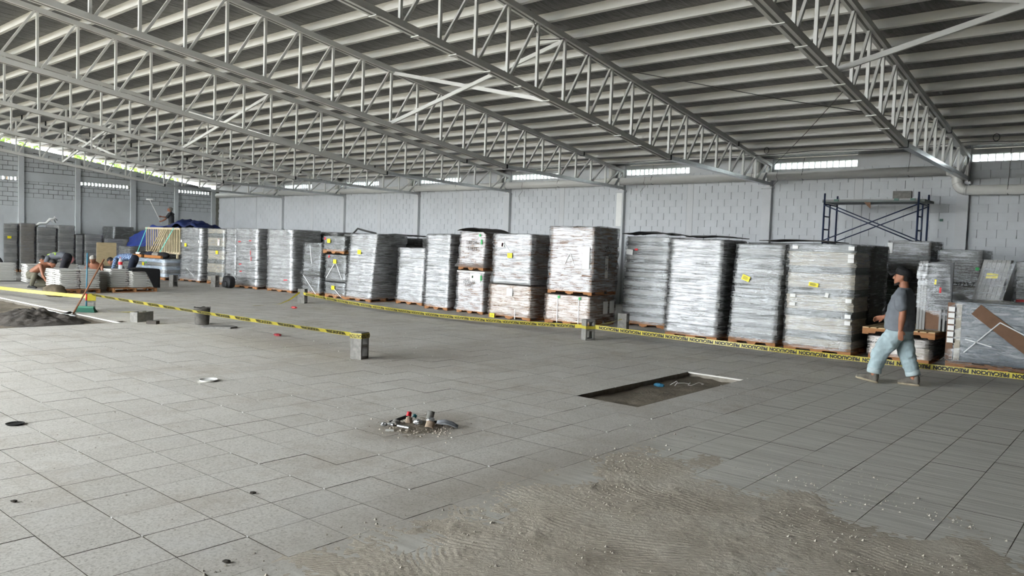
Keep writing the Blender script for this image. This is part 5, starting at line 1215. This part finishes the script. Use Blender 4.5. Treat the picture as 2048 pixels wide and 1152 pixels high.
def fuse(m, name, mt, parent, voxel=.01, smooth=4, wrinkle=None):
    """merge overlapping closed pieces of m into one continuous skin"""
    me = m.mesh(name, mt); o = bpy.data.objects.new(name, me); COL.objects.link(o)
    r = o.modifiers.new('r', 'REMESH'); r.mode = 'VOXEL'; r.voxel_size = voxel; r.use_smooth_shade = True
    if smooth: s = o.modifiers.new('s', 'SMOOTH'); s.iterations = smooth; s.factor = .5
    bpy.context.view_layer.update()
    me2 = bpy.data.meshes.new_from_object(o.evaluated_get(bpy.context.evaluated_depsgraph_get()))
    bpy.data.objects.remove(o); bpy.data.meshes.remove(me)
    if not me2.materials: me2.materials.append(mt)
    if wrinkle:
        amp, fx, fz = wrinkle; nn = [v.normal.copy() for v in me2.vertices]
        for v, q in zip(me2.vertices, nn):
            c = v.co; w = 1 - abs(noise.noise((c.x * fx + c.z * fz * .4, c.y * fx, c.z * fz))) * 2.2
            v.co = c + q * amp * (w + .6 * noise.noise((c.x * fx * 2.3, c.y * fx * 2.3 + 4, c.z * fz * 2.1)))
    for p in me2.polygons: p.use_smooth = True
    return put(name, me2, parent)
def hand(m, wrist, d, nrm, curl=.5, s=1.0, thumb_side=1):
    """palm, four unequal bent fingers, thumb off the side of the palm; d points to the fingertips, nrm out of the palm"""
    d = Vector(d).normalized(); nrm = Vector(nrm); nrm = (nrm - d * nrm.dot(d)).normalized(); side = d.cross(nrm) * thumb_side; w = Vector(wrist)
    limb(m, [w, w + d * .035 * s, w + d * .085 * s], [(.017 * s, .024 * s), (.016 * s, .036 * s), (.013 * s, .038 * s)], side)
    for k, (off, L) in enumerate(((.029, .070), (.010, .080), (-.010, .074), (-.028, .058))):
        b = w + d * .085 * s + side * off * s; a1 = curl * .5; a2 = curl * 1.3
        d1 = d * math.cos(a1) + nrm * math.sin(a1); d2 = d * math.cos(a2) + nrm * math.sin(a2); p1 = b + d1 * L * .5 * s; p2 = p1 + d2 * L * .5 * s
        limb(m, [b - d * .015 * s, b, p1, p2], [.0095 * s, .0095 * s, .0085 * s, .0075 * s], side, 8)
    b = w + d * .028 * s + side * .026 * s; td = (d * .75 + side * .6 + nrm * .35).normalized(); td2 = (d * .95 + side * .1 + nrm * .5).normalized()
    limb(m, [b, b + td * .034 * s, b + td * .034 * s + td2 * .03 * s], [.012 * s, .0105 * s, .009 * s], nrm, 8)
def head_parts(m, c, f, up, s=1.0):
    """skull, jaw, nose, ears: c is the middle of the head, f where the face looks"""
    f = Vector(f).normalized(); up = Vector(up); up = (up - f * up.dot(f)).normalized(); sd = up.cross(f); c = Vector(c)
    P = lambda x, y, z: c + f * x * s + sd * y * s + up * z * s
    prof = [(-.112, .062, .020, .022), (-.10, .056, .042, .040), (-.075, .034, .068, .056), (-.04, .014, .086, .068), (0, .0, .096, .075), (.035, -.004, .099, .077), (.07, -.006, .090, .072), (.095, -.006, .068, .056), (.112, -.006, .032, .030)]
    m.loft([[P(cx + rx * math.cos(t), ry * math.sin(t), z) for t in [2 * PI * k / 16 for k in range(16)]] for z, cx, rx, ry in prof])
    limb(m, [P(.088, 0, .028), P(.108, 0, -.010), P(.116, 0, -.030)], [.009 * s, .013 * s, .015 * s], sd, 8); ball(m, P(.106, 0, -.032), (.013 * s, .017 * s, .010 * s), 8)
    for y in (-1, 1):
        ball(m, P(-.012, y * .078, -.012), .02 * s, 8); ball(m, P(-.016, y * .081, .006), .018 * s, 8)
        limb(m, [P(.086, y * .016, .034), P(.078, y * .046, .034)], [.008 * s, .008 * s], up, 8)
    limb(m, [P(.091, -.02, -.062), P(.096, 0, -.060), P(.091, .02, -.062)], [.008 * s, .010 * s, .008 * s], up, 8)     # lips
    return P
M_EYEW = mat('eye_white', 'd8d4cc', .3); M_EYED = mat('dark_iris', '1c130d', .3); M_LIP = mat('lip', '7d4a40', .6)
def face_details(P, root, s=1.0):
    for y in (-1, 1):
        e = ball(MB(), P(.0735, y * .031, .012), .012 * s, 10).build('eye', M_EYEW, root, True); ball(MB(), P(.0815, y * .033, .012), .0068 * s, 8).build('iris', M_EYED, e, True)
        limb(MB(), [P(.088, y * .016, .036), P(.083, y * .040, .038)], [.004 * s, .003 * s], (0, 0, 1), 6).build('eyebrow', M_EYED, root, True)
def skin(name, hx): return mat(name, hx, .55, .10, 9, .05, 90)
SK_A = skin('tan_skin', 'a87458'); SK_B = skin('brown_skin', '8a5a42')
M_HAIR = mat('black_hair', '120e0b', .7, .3, 30, .4, 90)

def worker(label, loc, rz, J, sk, shirt=None, pants=None, shoes=None, hair=True, cap=None, voxel=.013, extra=None, sleeve=1.0, name='person'):
    """J: joints in the worker's own frame (+x ahead, +y his left). Shirt None means bare back."""
    root = empty(name, loc, rz); tag(root, label, 'person')
    b = MB(); up = J.get('headup', (0, 0, 1))
    P = head_parts(b, J['head'], J['look'], up)
    limb(b, [J['neck'], V(*J['head']) - V(*J['look']).normalized() * .02 + V(*up) * -.06], [.058, .054], (0, 1, 0))
    torso = MB() if shirt else b; g = .012 if shirt else 0
    pel, wai, che, nec = [V(*J[k]) for k in ('pelvis', 'waist', 'chest', 'neck')]
    limb(torso, [pel, wai, che, che.lerp(nec, .7), nec], [(.115 + g, .16 + g), (.105 + g, .145 + g), (.115 + g, .175 + g), (.085 + g, .13 + g), (.055 + g, .07 + g)], (0, 1, 0), 14)
    for sd in ('L', 'R'):
        sh, el, wr = [V(*J[k + sd]) for k in ('sh', 'el', 'wr')]
        limb(b, [sh, sh.lerp(el, .5), el, el.lerp(wr, .35), wr], [.052, .048, .038, .040, .027], (0, 1, 0))
        hd = V(*J['hd' + sd]); hand(b, wr, hd, V(*J.get('hn' + sd, (0, -1 if sd == 'L' else 1, 0))), J.get('curl', .7), 1.0, 1 if sd == 'L' else -1)
        ball(torso, sh, .062 + g)
        if shirt:
            e = sh.lerp(el, min(1, sleeve * .62)) if sleeve <= 1 else None
            limb(torso, [sh, sh.lerp(el, .5), e] if e else [sh, sh.lerp(el, .5), el, el.lerp(wr, .9)], [.070, .066, .066] if e else [.066, .060, .052, .042], (0, 1, 0))
    p = MB()
    limb(p, [pel + V(0, 0, .0), pel.lerp(wai, .45)], [(.135, .175), (.125, .165)], (0, 1, 0), 14)
    for sd in ('L', 'R'):
        hp, kn, an = [V(*J[k + sd]) for k in ('hp', 'kn', 'an')]
        limb(p, [hp, hp.lerp(kn, .5), kn, kn.lerp(an, .4), kn.lerp(an, .92)], [.098, .088, .072, .070, .062], (0, 1, 0))
        limb(b, [kn.lerp(an, .8), an], [.042, .038], (0, 1, 0)); td = V(*J['toe' + sd]).normalized()
        f = MB(); limb(f, [an - td * .055 + V(0, 0, -.035), an + td * .04 + V(0, 0, -.03), an + td * .15 + V(0, 0, -.045)], [(.045, .038), (.045, .042), (.026, .040)], (0, 1, 0)); fuse(f, 'shoe', shoes or M_NYLON, root, .011, 3)
    o = fuse(b, 'body', sk, root, voxel, 3)
    if shirt: fuse(torso, 'shirt', shirt, root, .013, 5)
    fuse(p, 'trousers', pants, root, .013, 5)
    face_details(P, root)
    if hair:
        h = MB(); c = V(*J['head']); f = V(*J['look']).normalized(); u = (V(*up) - f * V(*up).dot(f)).normalized(); q = u.cross(f)
        Q = lambda x, y, z: c + f * x + q * y + u * z
        h.loft([[Q(cx + rx * math.cos(t), ry * math.sin(t), z + lift * math.cos(t)) for t in [2 * PI * k / 16 for k in range(16)]] for z, cx, rx, ry, lift in ((-.03, -.03, .084, .078, .03), (.02, -.012, .100, .083, .03), (.065, -.008, .102, .082, .01), (.10, -.008, .080, .066, 0), (.122, -.008, .040, .036, 0))])
        fuse(h, 'hair' if not cap else 'cap', cap or M_HAIR, root, .009, 3)
    if extra: extra(root, P)
    return root

# --- the walking man -------------------------------------------------
WJ = dict(head=(.0, 0, 1.485), look=(1, .02, .06), neck=(-.03, 0, 1.325))
man = empty('person', (-2.75, 11.45, 0), PI); tag(man, 'walking man in black cap, grey T-shirt and rolled pale jeans', 'person')
b = MB(); P = head_parts(b, WJ['head'], WJ['look'], (0, 0, 1), 1.02)
limb(b, [(-.035, 0, 1.27), (-.025, 0, 1.34), (-.01, 0, 1.42)], [(.070, .075), (.060, .060), (.062, .058)], (0, 1, 0))
limb(b, [(-.03, 0, .95), (-.02, 0, 1.15), (-.03, 0, 1.27)], [(.10, .13), (.11, .16), (.08, .15)], (0, 1, 0))
# near (left) arm hangs, far (right) arm swings forward
limb(b, [(-.03, .19, 1.26), (-.055, .235, 1.14), (-.085, .25, 1.01), (-.080, .25, .93), (-.07, .245, .785)], [.058, .056, .045, .046, .031], (0, 1, 0), 14)
hand(b, (-.07, .245, .785), (-.05, -.03, -1), (.25, -1, 0), .45, 1.0, 1)
limb(b, [(.0, -.19, 1.26), (.01, -.235, 1.14), (.03, -.25, 1.0), (.13, -.24, .955), (.26, -.20, .905)], [.058, .056, .046, .044, .030], (0, 1, 0), 14)
hand(b, (.26, -.20, .905), (1, .15, -.30), (-.2, 1, -.35), .75, 1.0, -1)
for an, kn in (((.265, .12, .12), (.245, .115, .22)), ((-.185, -.11, .10), (-.165, -.105, .22))): limb(b, [kn, an], [.048, .042], (0, 1, 0))
fuse(b, 'body', mat('walker_skin', 'a16c52', .55, .14, 7, .05, 90), man, .0075, 3)
face_details(P, man, 1.02)
bd = MB(); limb(bd, [P(.03, -.052, -.085), P(.072, -.03, -.108), P(.085, 0, -.114), P(.072, .03, -.108), P(.03, .052, -.085)], [.016, .016, .018, .016, .016], (0, 0, 1), 8); ball(bd, P(.074, 0, -.098), (.022, .03, .022), 10)
fuse(bd, 'beard', M_HAIR, man, .007, 2)
hb = MB(); hb.loft([[P(cx + rx * math.cos(t), ry * math.sin(t), z) for t in [2 * PI * k / 16 for k in range(16)]] for z, cx, rx, ry in ((-.055, -.052, .040, .058), (-.02, -.035, .066, .075), (.03, -.020, .088, .082), (.05, -.02, .085, .08))]); fuse(hb, 'hair', M_HAIR, man, .009, 3)
M_CAP = mat('black_cap', '0d0d10', .8, .2, 12)
cp = MB(); cp.loft([[P(cx + rx * math.cos(t), ry * math.sin(t), z + .018 * math.cos(t)) for t in [2 * PI * k / 20 for k in range(20)]] for z, cx, rx, ry in ((.018, -.008, .108, .086), (.06, -.010, .110, .088), (.095, -.012, .098, .080), (.118, -.014, .070, .058), (.128, -.014, .028, .024))])
fuse(cp, 'cap', M_CAP, man, .008, 3)
bm_ = MB(); bm_.grid(lambda u, v: P(.075 + .125 * v * (1 - .55 * (2 * u - 1) ** 2), (u - .5) * .15 * (1 - .15 * v), .056 - .006 * v - .05 * (2 * u - 1) ** 2 * (.4 + .6 * v)), 12, 6); o = bm_.build('cap_brim', M_CAP, man, True); s = o.modifiers.new('t', 'SOLIDIFY'); s.thickness = .008
M_TEE = mat('grey_tshirt', '71767c', .85, .12, 6, .35, 14)
t_ = MB()
t_.loft([[(cx + rx * math.cos(a) * (1 + .02 * math.sin(5 * a + z * 9)), ry * math.sin(a), z) for a in [2 * PI * k / 24 for k in range(24)]] for z, cx, rx, ry in
         ((.755, .0, .180, .186), (.80, .004, .186, .186), (.88, .010, .186, .182), (.97, .006, .174, .178), (1.06, .0, .164, .182), (1.14, -.008, .156, .192), (1.21, -.018, .138, .198), (1.265, -.026, .112, .178), (1.305, -.028, .090, .122), (1.335, -.026, .074, .084))])
limb(t_, [(-.03, .165, 1.265), (-.04, .222, 1.20), (-.055, .245, 1.13), (-.065, .25, 1.09)], [.080, .080, .080, .078], (0, 1, 0), 14)
limb(t_, [(.0, -.165, 1.265), (.005, -.222, 1.20), (.015, -.245, 1.13), (.02, -.25, 1.09)], [.080, .080, .080, .078], (0, 1, 0), 14)
fuse(t_, 'tshirt', M_TEE, man, .009, 4, (.007, 7, 9))
M_JEAN = mat('pale_blue_jeans', 'a9bcc0', .85, .22, 4, .4, 16, stretch=(2, 2, .7))
j_ = MB()
j_.loft([[(cx + rx * math.cos(a), ry * math.sin(a), z) for a in [2 * PI * k / 20 for k in range(20)]] for z, cx, rx, ry in ((.84, 0, .155, .165), (.78, 0, .165, .175), (.70, .0, .165, .180), (.64, .01, .15, .17))])
limb(j_, [(.03, .085, .70), (.12, .10, .56), (.205, .112, .42), (.235, .116, .30), (.258, .12, .215)], [(.126, .108), (.122, .104), (.108, .098), (.098, .094), (.088, .086)], (0, 1, 0), 14)
limb(j_, [(-.02, -.085, .70), (-.055, -.095, .56), (-.085, -.10, .42), (-.13, -.105, .29), (-.160, -.11, .205)], [(.126, .108), (.116, .104), (.104, .098), (.096, .094), (.086, .086)], (0, 1, 0), 14)
fuse(j_, 'jeans', M_JEAN, man, .0095, 4, (.010, 8, 13))
for c, d in (((.262, .12, .175), (.10, 0, -1)), ((-.172, -.11, .165), (-.25, 0, -1))):
    c = V(*c); d = V(*d).normalized(); q = MB(); ax = V(0, 1, 0).cross(d).normalized()
    q.loft([[c + d * t + (ax * math.cos(w) * .94 + V(0, 1, 0) * math.sin(w) * .9) * r * (1 + .03 * math.sin(3 * w + t * 40)) for w in [2 * PI * k / 24 for k in range(24)]] for t, r in ((-.05, .082), (-.045, .098), (0, .101), (.026, .099), (.03, .088), (.0, .07))])
    q.build('rolled_cuff', mat('cuff_denim', 'b5c4c6', .85, .15, 6, .3, 20), man, True)
M_SHOE = mat('dusty_canvas_shoe', '6d6860', .9, .45, 8, .2, 40); M_SOLE = mat('dirty_rubber_sole', 'a89c84', .85, .25, 12)
for hx, hy, hz, tx, ty, tz in ((.205, .12, .012, .50, .125, .060), (-.265, -.11, .012, .015, -.115, .014)):
    h = V(hx, hy, hz); t2 = V(tx, ty, tz); d = (t2 - h).normalized(); u = V(0, 1, 0).cross(d) * -1
    if u.z < 0: u = -u
    Q = lambda f, z: h + d * f * (t2 - h).length + u * z
    f = MB(); limb(f, [Q(.13, .045), Q(.35, .052), Q(.62, .040), Q(.90, .026)], [(.046, .038), (.052, .042), (.042, .047), (.030, .040)], (0, 1, 0), 14); limb(f, [Q(.16, .05), Q(.17, .105)], [(.046, .042), (.043, .044)], (0, 1, 0), 12); fuse(f, 'shoe', M_SHOE, man, .008, 3)
    sl = MB(); n = 24; pr = [(.5 + .5 * math.cos(a), (.042 + .006 * math.cos(a)) * math.sin(a)) for a in [2 * PI * k / n for k in range(n)]]
    sl.loft([[Q(x, z) + V(0, y, 0) for x, y in pr] for z in (-.010, .016)]); sl.build('sole', M_SOLE, man, True)
    MB().tube([Q(.45, .088), Q(.6, .072)], .006, 6).build('lace', M_BLACK, man, True)

# --- workers at the slab piles and the painter -------------------------
RI = math.atan2(.65, .76)            # heading that reads as "to the right" in the picture
M_KHAKI = mat('olive_trousers', '5d5a4c', .9, .2, 5, .3, 14); M_NAVY = mat('navy_trousers', '1c2333', .9, .2, 5, .3, 14); M_DARKT = mat('dark_trousers', '24242a', .9, .2, 5, .3, 14)
worker('shirtless man kneeling at the bright slab pile', (-25.35, 8.22, 0), RI, dict(
    pelvis=(-.28, 0, .40), waist=(-.16, 0, .52), chest=(.06, 0, .66), neck=(.22, 0, .74), head=(.36, .0, .76), look=(.75, 0, -.66), headup=(.66, 0, .75),
    shL=(.12, .19, .68), elL=(.26, .24, .42), wrL=(.36, .2, .20), hdL=(.3, 0, -1), shR=(.12, -.19, .68), elR=(.22, -.25, .42), wrR=(.34, -.22, .18), hdR=(.3, 0, -1),
    hpL=(-.26, .10, .36), knL=(.12, .14, .09), anL=(-.30, .13, .09), toeL=(-1, 0, -.2), hpR=(-.26, -.10, .36), knR=(-.05, -.16, .44), anR=(-.18, -.15, .09), toeR=(1, 0, -.1)), SK_B, None, M_KHAKI, M_NYLON)
def vest(root, P):
    for y in (-.09, .09): limb(MB(), [(-.30, y, .98), (-.05, y, 1.03), (.16, y, .96)], [(.012, .03)] * 3, (0, 1, 0), 8).build('vest_band', mat('lime_reflective_band', 'b6e02a', .5), root, True)
    limb(MB(), [(-.12, -.17, .98), (-.12, 0, 1.045), (-.12, .17, .98)], [(.03, .012)] * 3, (1, 0, 0), 8).build('vest_band', mat('lime_reflective_band', 'b6e02a'), root, True)
BEND = dict(pelvis=(-.42, 0, .90), waist=(-.26, 0, .96), chest=(.02, 0, .92), neck=(.22, 0, .84), head=(.36, 0, .80), look=(.72, 0, -.69), headup=(.69, 0, .72),
    shL=(.10, .19, .86), elL=(.16, .24, .58), wrL=(.24, .20, .36), hdL=(.2, 0, -1), shR=(.10, -.19, .86), elR=(.18, -.24, .60), wrR=(.28, -.20, .38), hdR=(.2, 0, -1),
    hpL=(-.40, .10, .86), knL=(-.30, .13, .47), anL=(-.42, .14, .10), toeL=(1, 0, -.1), hpR=(-.40, -.10, .86), knR=(-.24, -.13, .47), anR=(-.32, -.14, .10), toeR=(1, 0, -.1))
worker('man in a grey shirt and lime safety vest bending over behind the kneeling man', (-26.7, 9.05, 0), RI + PI, BEND, SK_B, mat('grey_vest_shirt', '5a5d63', .9, .2, 6), M_DARKT, M_NYLON, extra=vest)
CHK = NT('checked_shirt'); ck = CHK.n('TexChecker', Scale=26.0); ck.inputs['Color1'].default_value = srgb('3f5680'); ck.inputs['Color2'].default_value = srgb('8fa3bd'); CHK.l(CHK.objc(), ck.inputs['Vector']); CHK.l(ck.outputs[0], CHK.p.inputs['Base Color']); CHK.p.inputs['Roughness'].default_value = .9
worker('man in a blue checked shirt bending forward by the bottle', (-25.85, 10.75, 0), RI + PI, BEND, SK_B, CHK.m, M_NAVY, M_NYLON, sleeve=1.3)
worker('bare-chested man crouching with a pale cloth on his head behind the slab piles', (-25.3, 9.72, 0), -.75, dict(
    pelvis=(-.22, 0, .28), waist=(-.14, 0, .42), chest=(-.02, 0, .66), neck=(.08, 0, .80), head=(.17, 0, .88), look=(.85, 0, -.52), headup=(.52, 0, .85),
    shL=(.0, .20, .72), elL=(.12, .28, .46), wrL=(.25, .22, .28), hdL=(.4, 0, -.9), shR=(.0, -.20, .72), elR=(.12, -.28, .46), wrR=(.25, -.22, .28), hdR=(.4, 0, -.9),
    hpL=(-.18, .10, .28), knL=(.18, .16, .44), anL=(-.02, .15, .10), toeL=(1, 0, -.1), hpR=(-.18, -.10, .28), knR=(.18, -.16, .44), anR=(-.02, -.15, .10), toeR=(1, 0, -.1)), SK_B, None, M_NAVY, M_NYLON, cap=mat('pale_head_cloth', 'a6a39a', .9, .1, 8))
pt = worker('painter in a dark shirt and cap reaching up with a long roller', (-35.35, 16.9, 1.30), RI + PI, dict(
    pelvis=(-.02, 0, .90), waist=(-.02, 0, 1.04), chest=(-.01, 0, 1.26), neck=(.0, 0, 1.45), head=(.05, 0, 1.58), look=(.9, .1, .42), headup=(-.35, 0, .94),
    shL=(.0, .19, 1.37), elL=(.16, .24, 1.12), wrL=(.38, .16, 1.02), hdL=(.9, -.2, .1), shR=(.0, -.19, 1.37), elR=(.22, -.22, 1.22), wrR=(.46, -.08, 1.24), hdR=(.9, .3, .2), curl=1.2,
    hpL=(-.02, .10, .88), knL=(.05, .12, .50), anL=(-.02, .12, .10), toeL=(1, 0, -.1), hpR=(-.02, -.10, .88), knR=(.0, -.12, .50), anR=(-.05, -.12, .10), toeR=(1, 0, -.1)), SK_B, mat('dark_shirt', '35373a', .9, .15, 6), M_KHAKI, M_NYLON, cap=mat('grey_cap', '6b6862', .85, .15, 8))
cs, sn = math.cos(RI + PI), math.sin(RI + PI)
def ptw(x, y, z): return (-35.35 + x * cs - y * sn, 16.9 + x * sn + y * cs, 1.30 + z)
pr_ = empty('paint_roller', ptw(.44, .06, .98)); tag(pr_, 'long paint roller pole held up against the grey end wall', 'paint roller')
o0 = Vector(ptw(.44, .06, .98)); a = Vector(ptw(.42, .06, .92)) - o0; e = Vector(ptw(.95, .1, 2.0)) - o0
MB().tube([a, e], .014, 8).build('pole', M_PAPER, pr_, True); MB().tube([e + Vector((-.12, -.10, .02)), e + Vector((.12, .10, .02))], .035, 10).build('roller', M_PAPER, pr_, True)
MB().tube([e, e + Vector((0, 0, .02)), e + Vector((.14, .12, .02))], .006, 6).build('cage_arm', M_GALV, pr_, True)
o = blob(.22, .16, .16, .14, 2.1, 4, 16, 10, .4).build('plastic_bag', mat('pink_plastic_bag', 'c98a8c', .5, .25, 7), loc=(-28.15, 9.95, .63), rot=(0, 0, .4), smooth=True); tag(o, 'pink plastic bag on the low slab pile beside the man in the vest', 'bag')
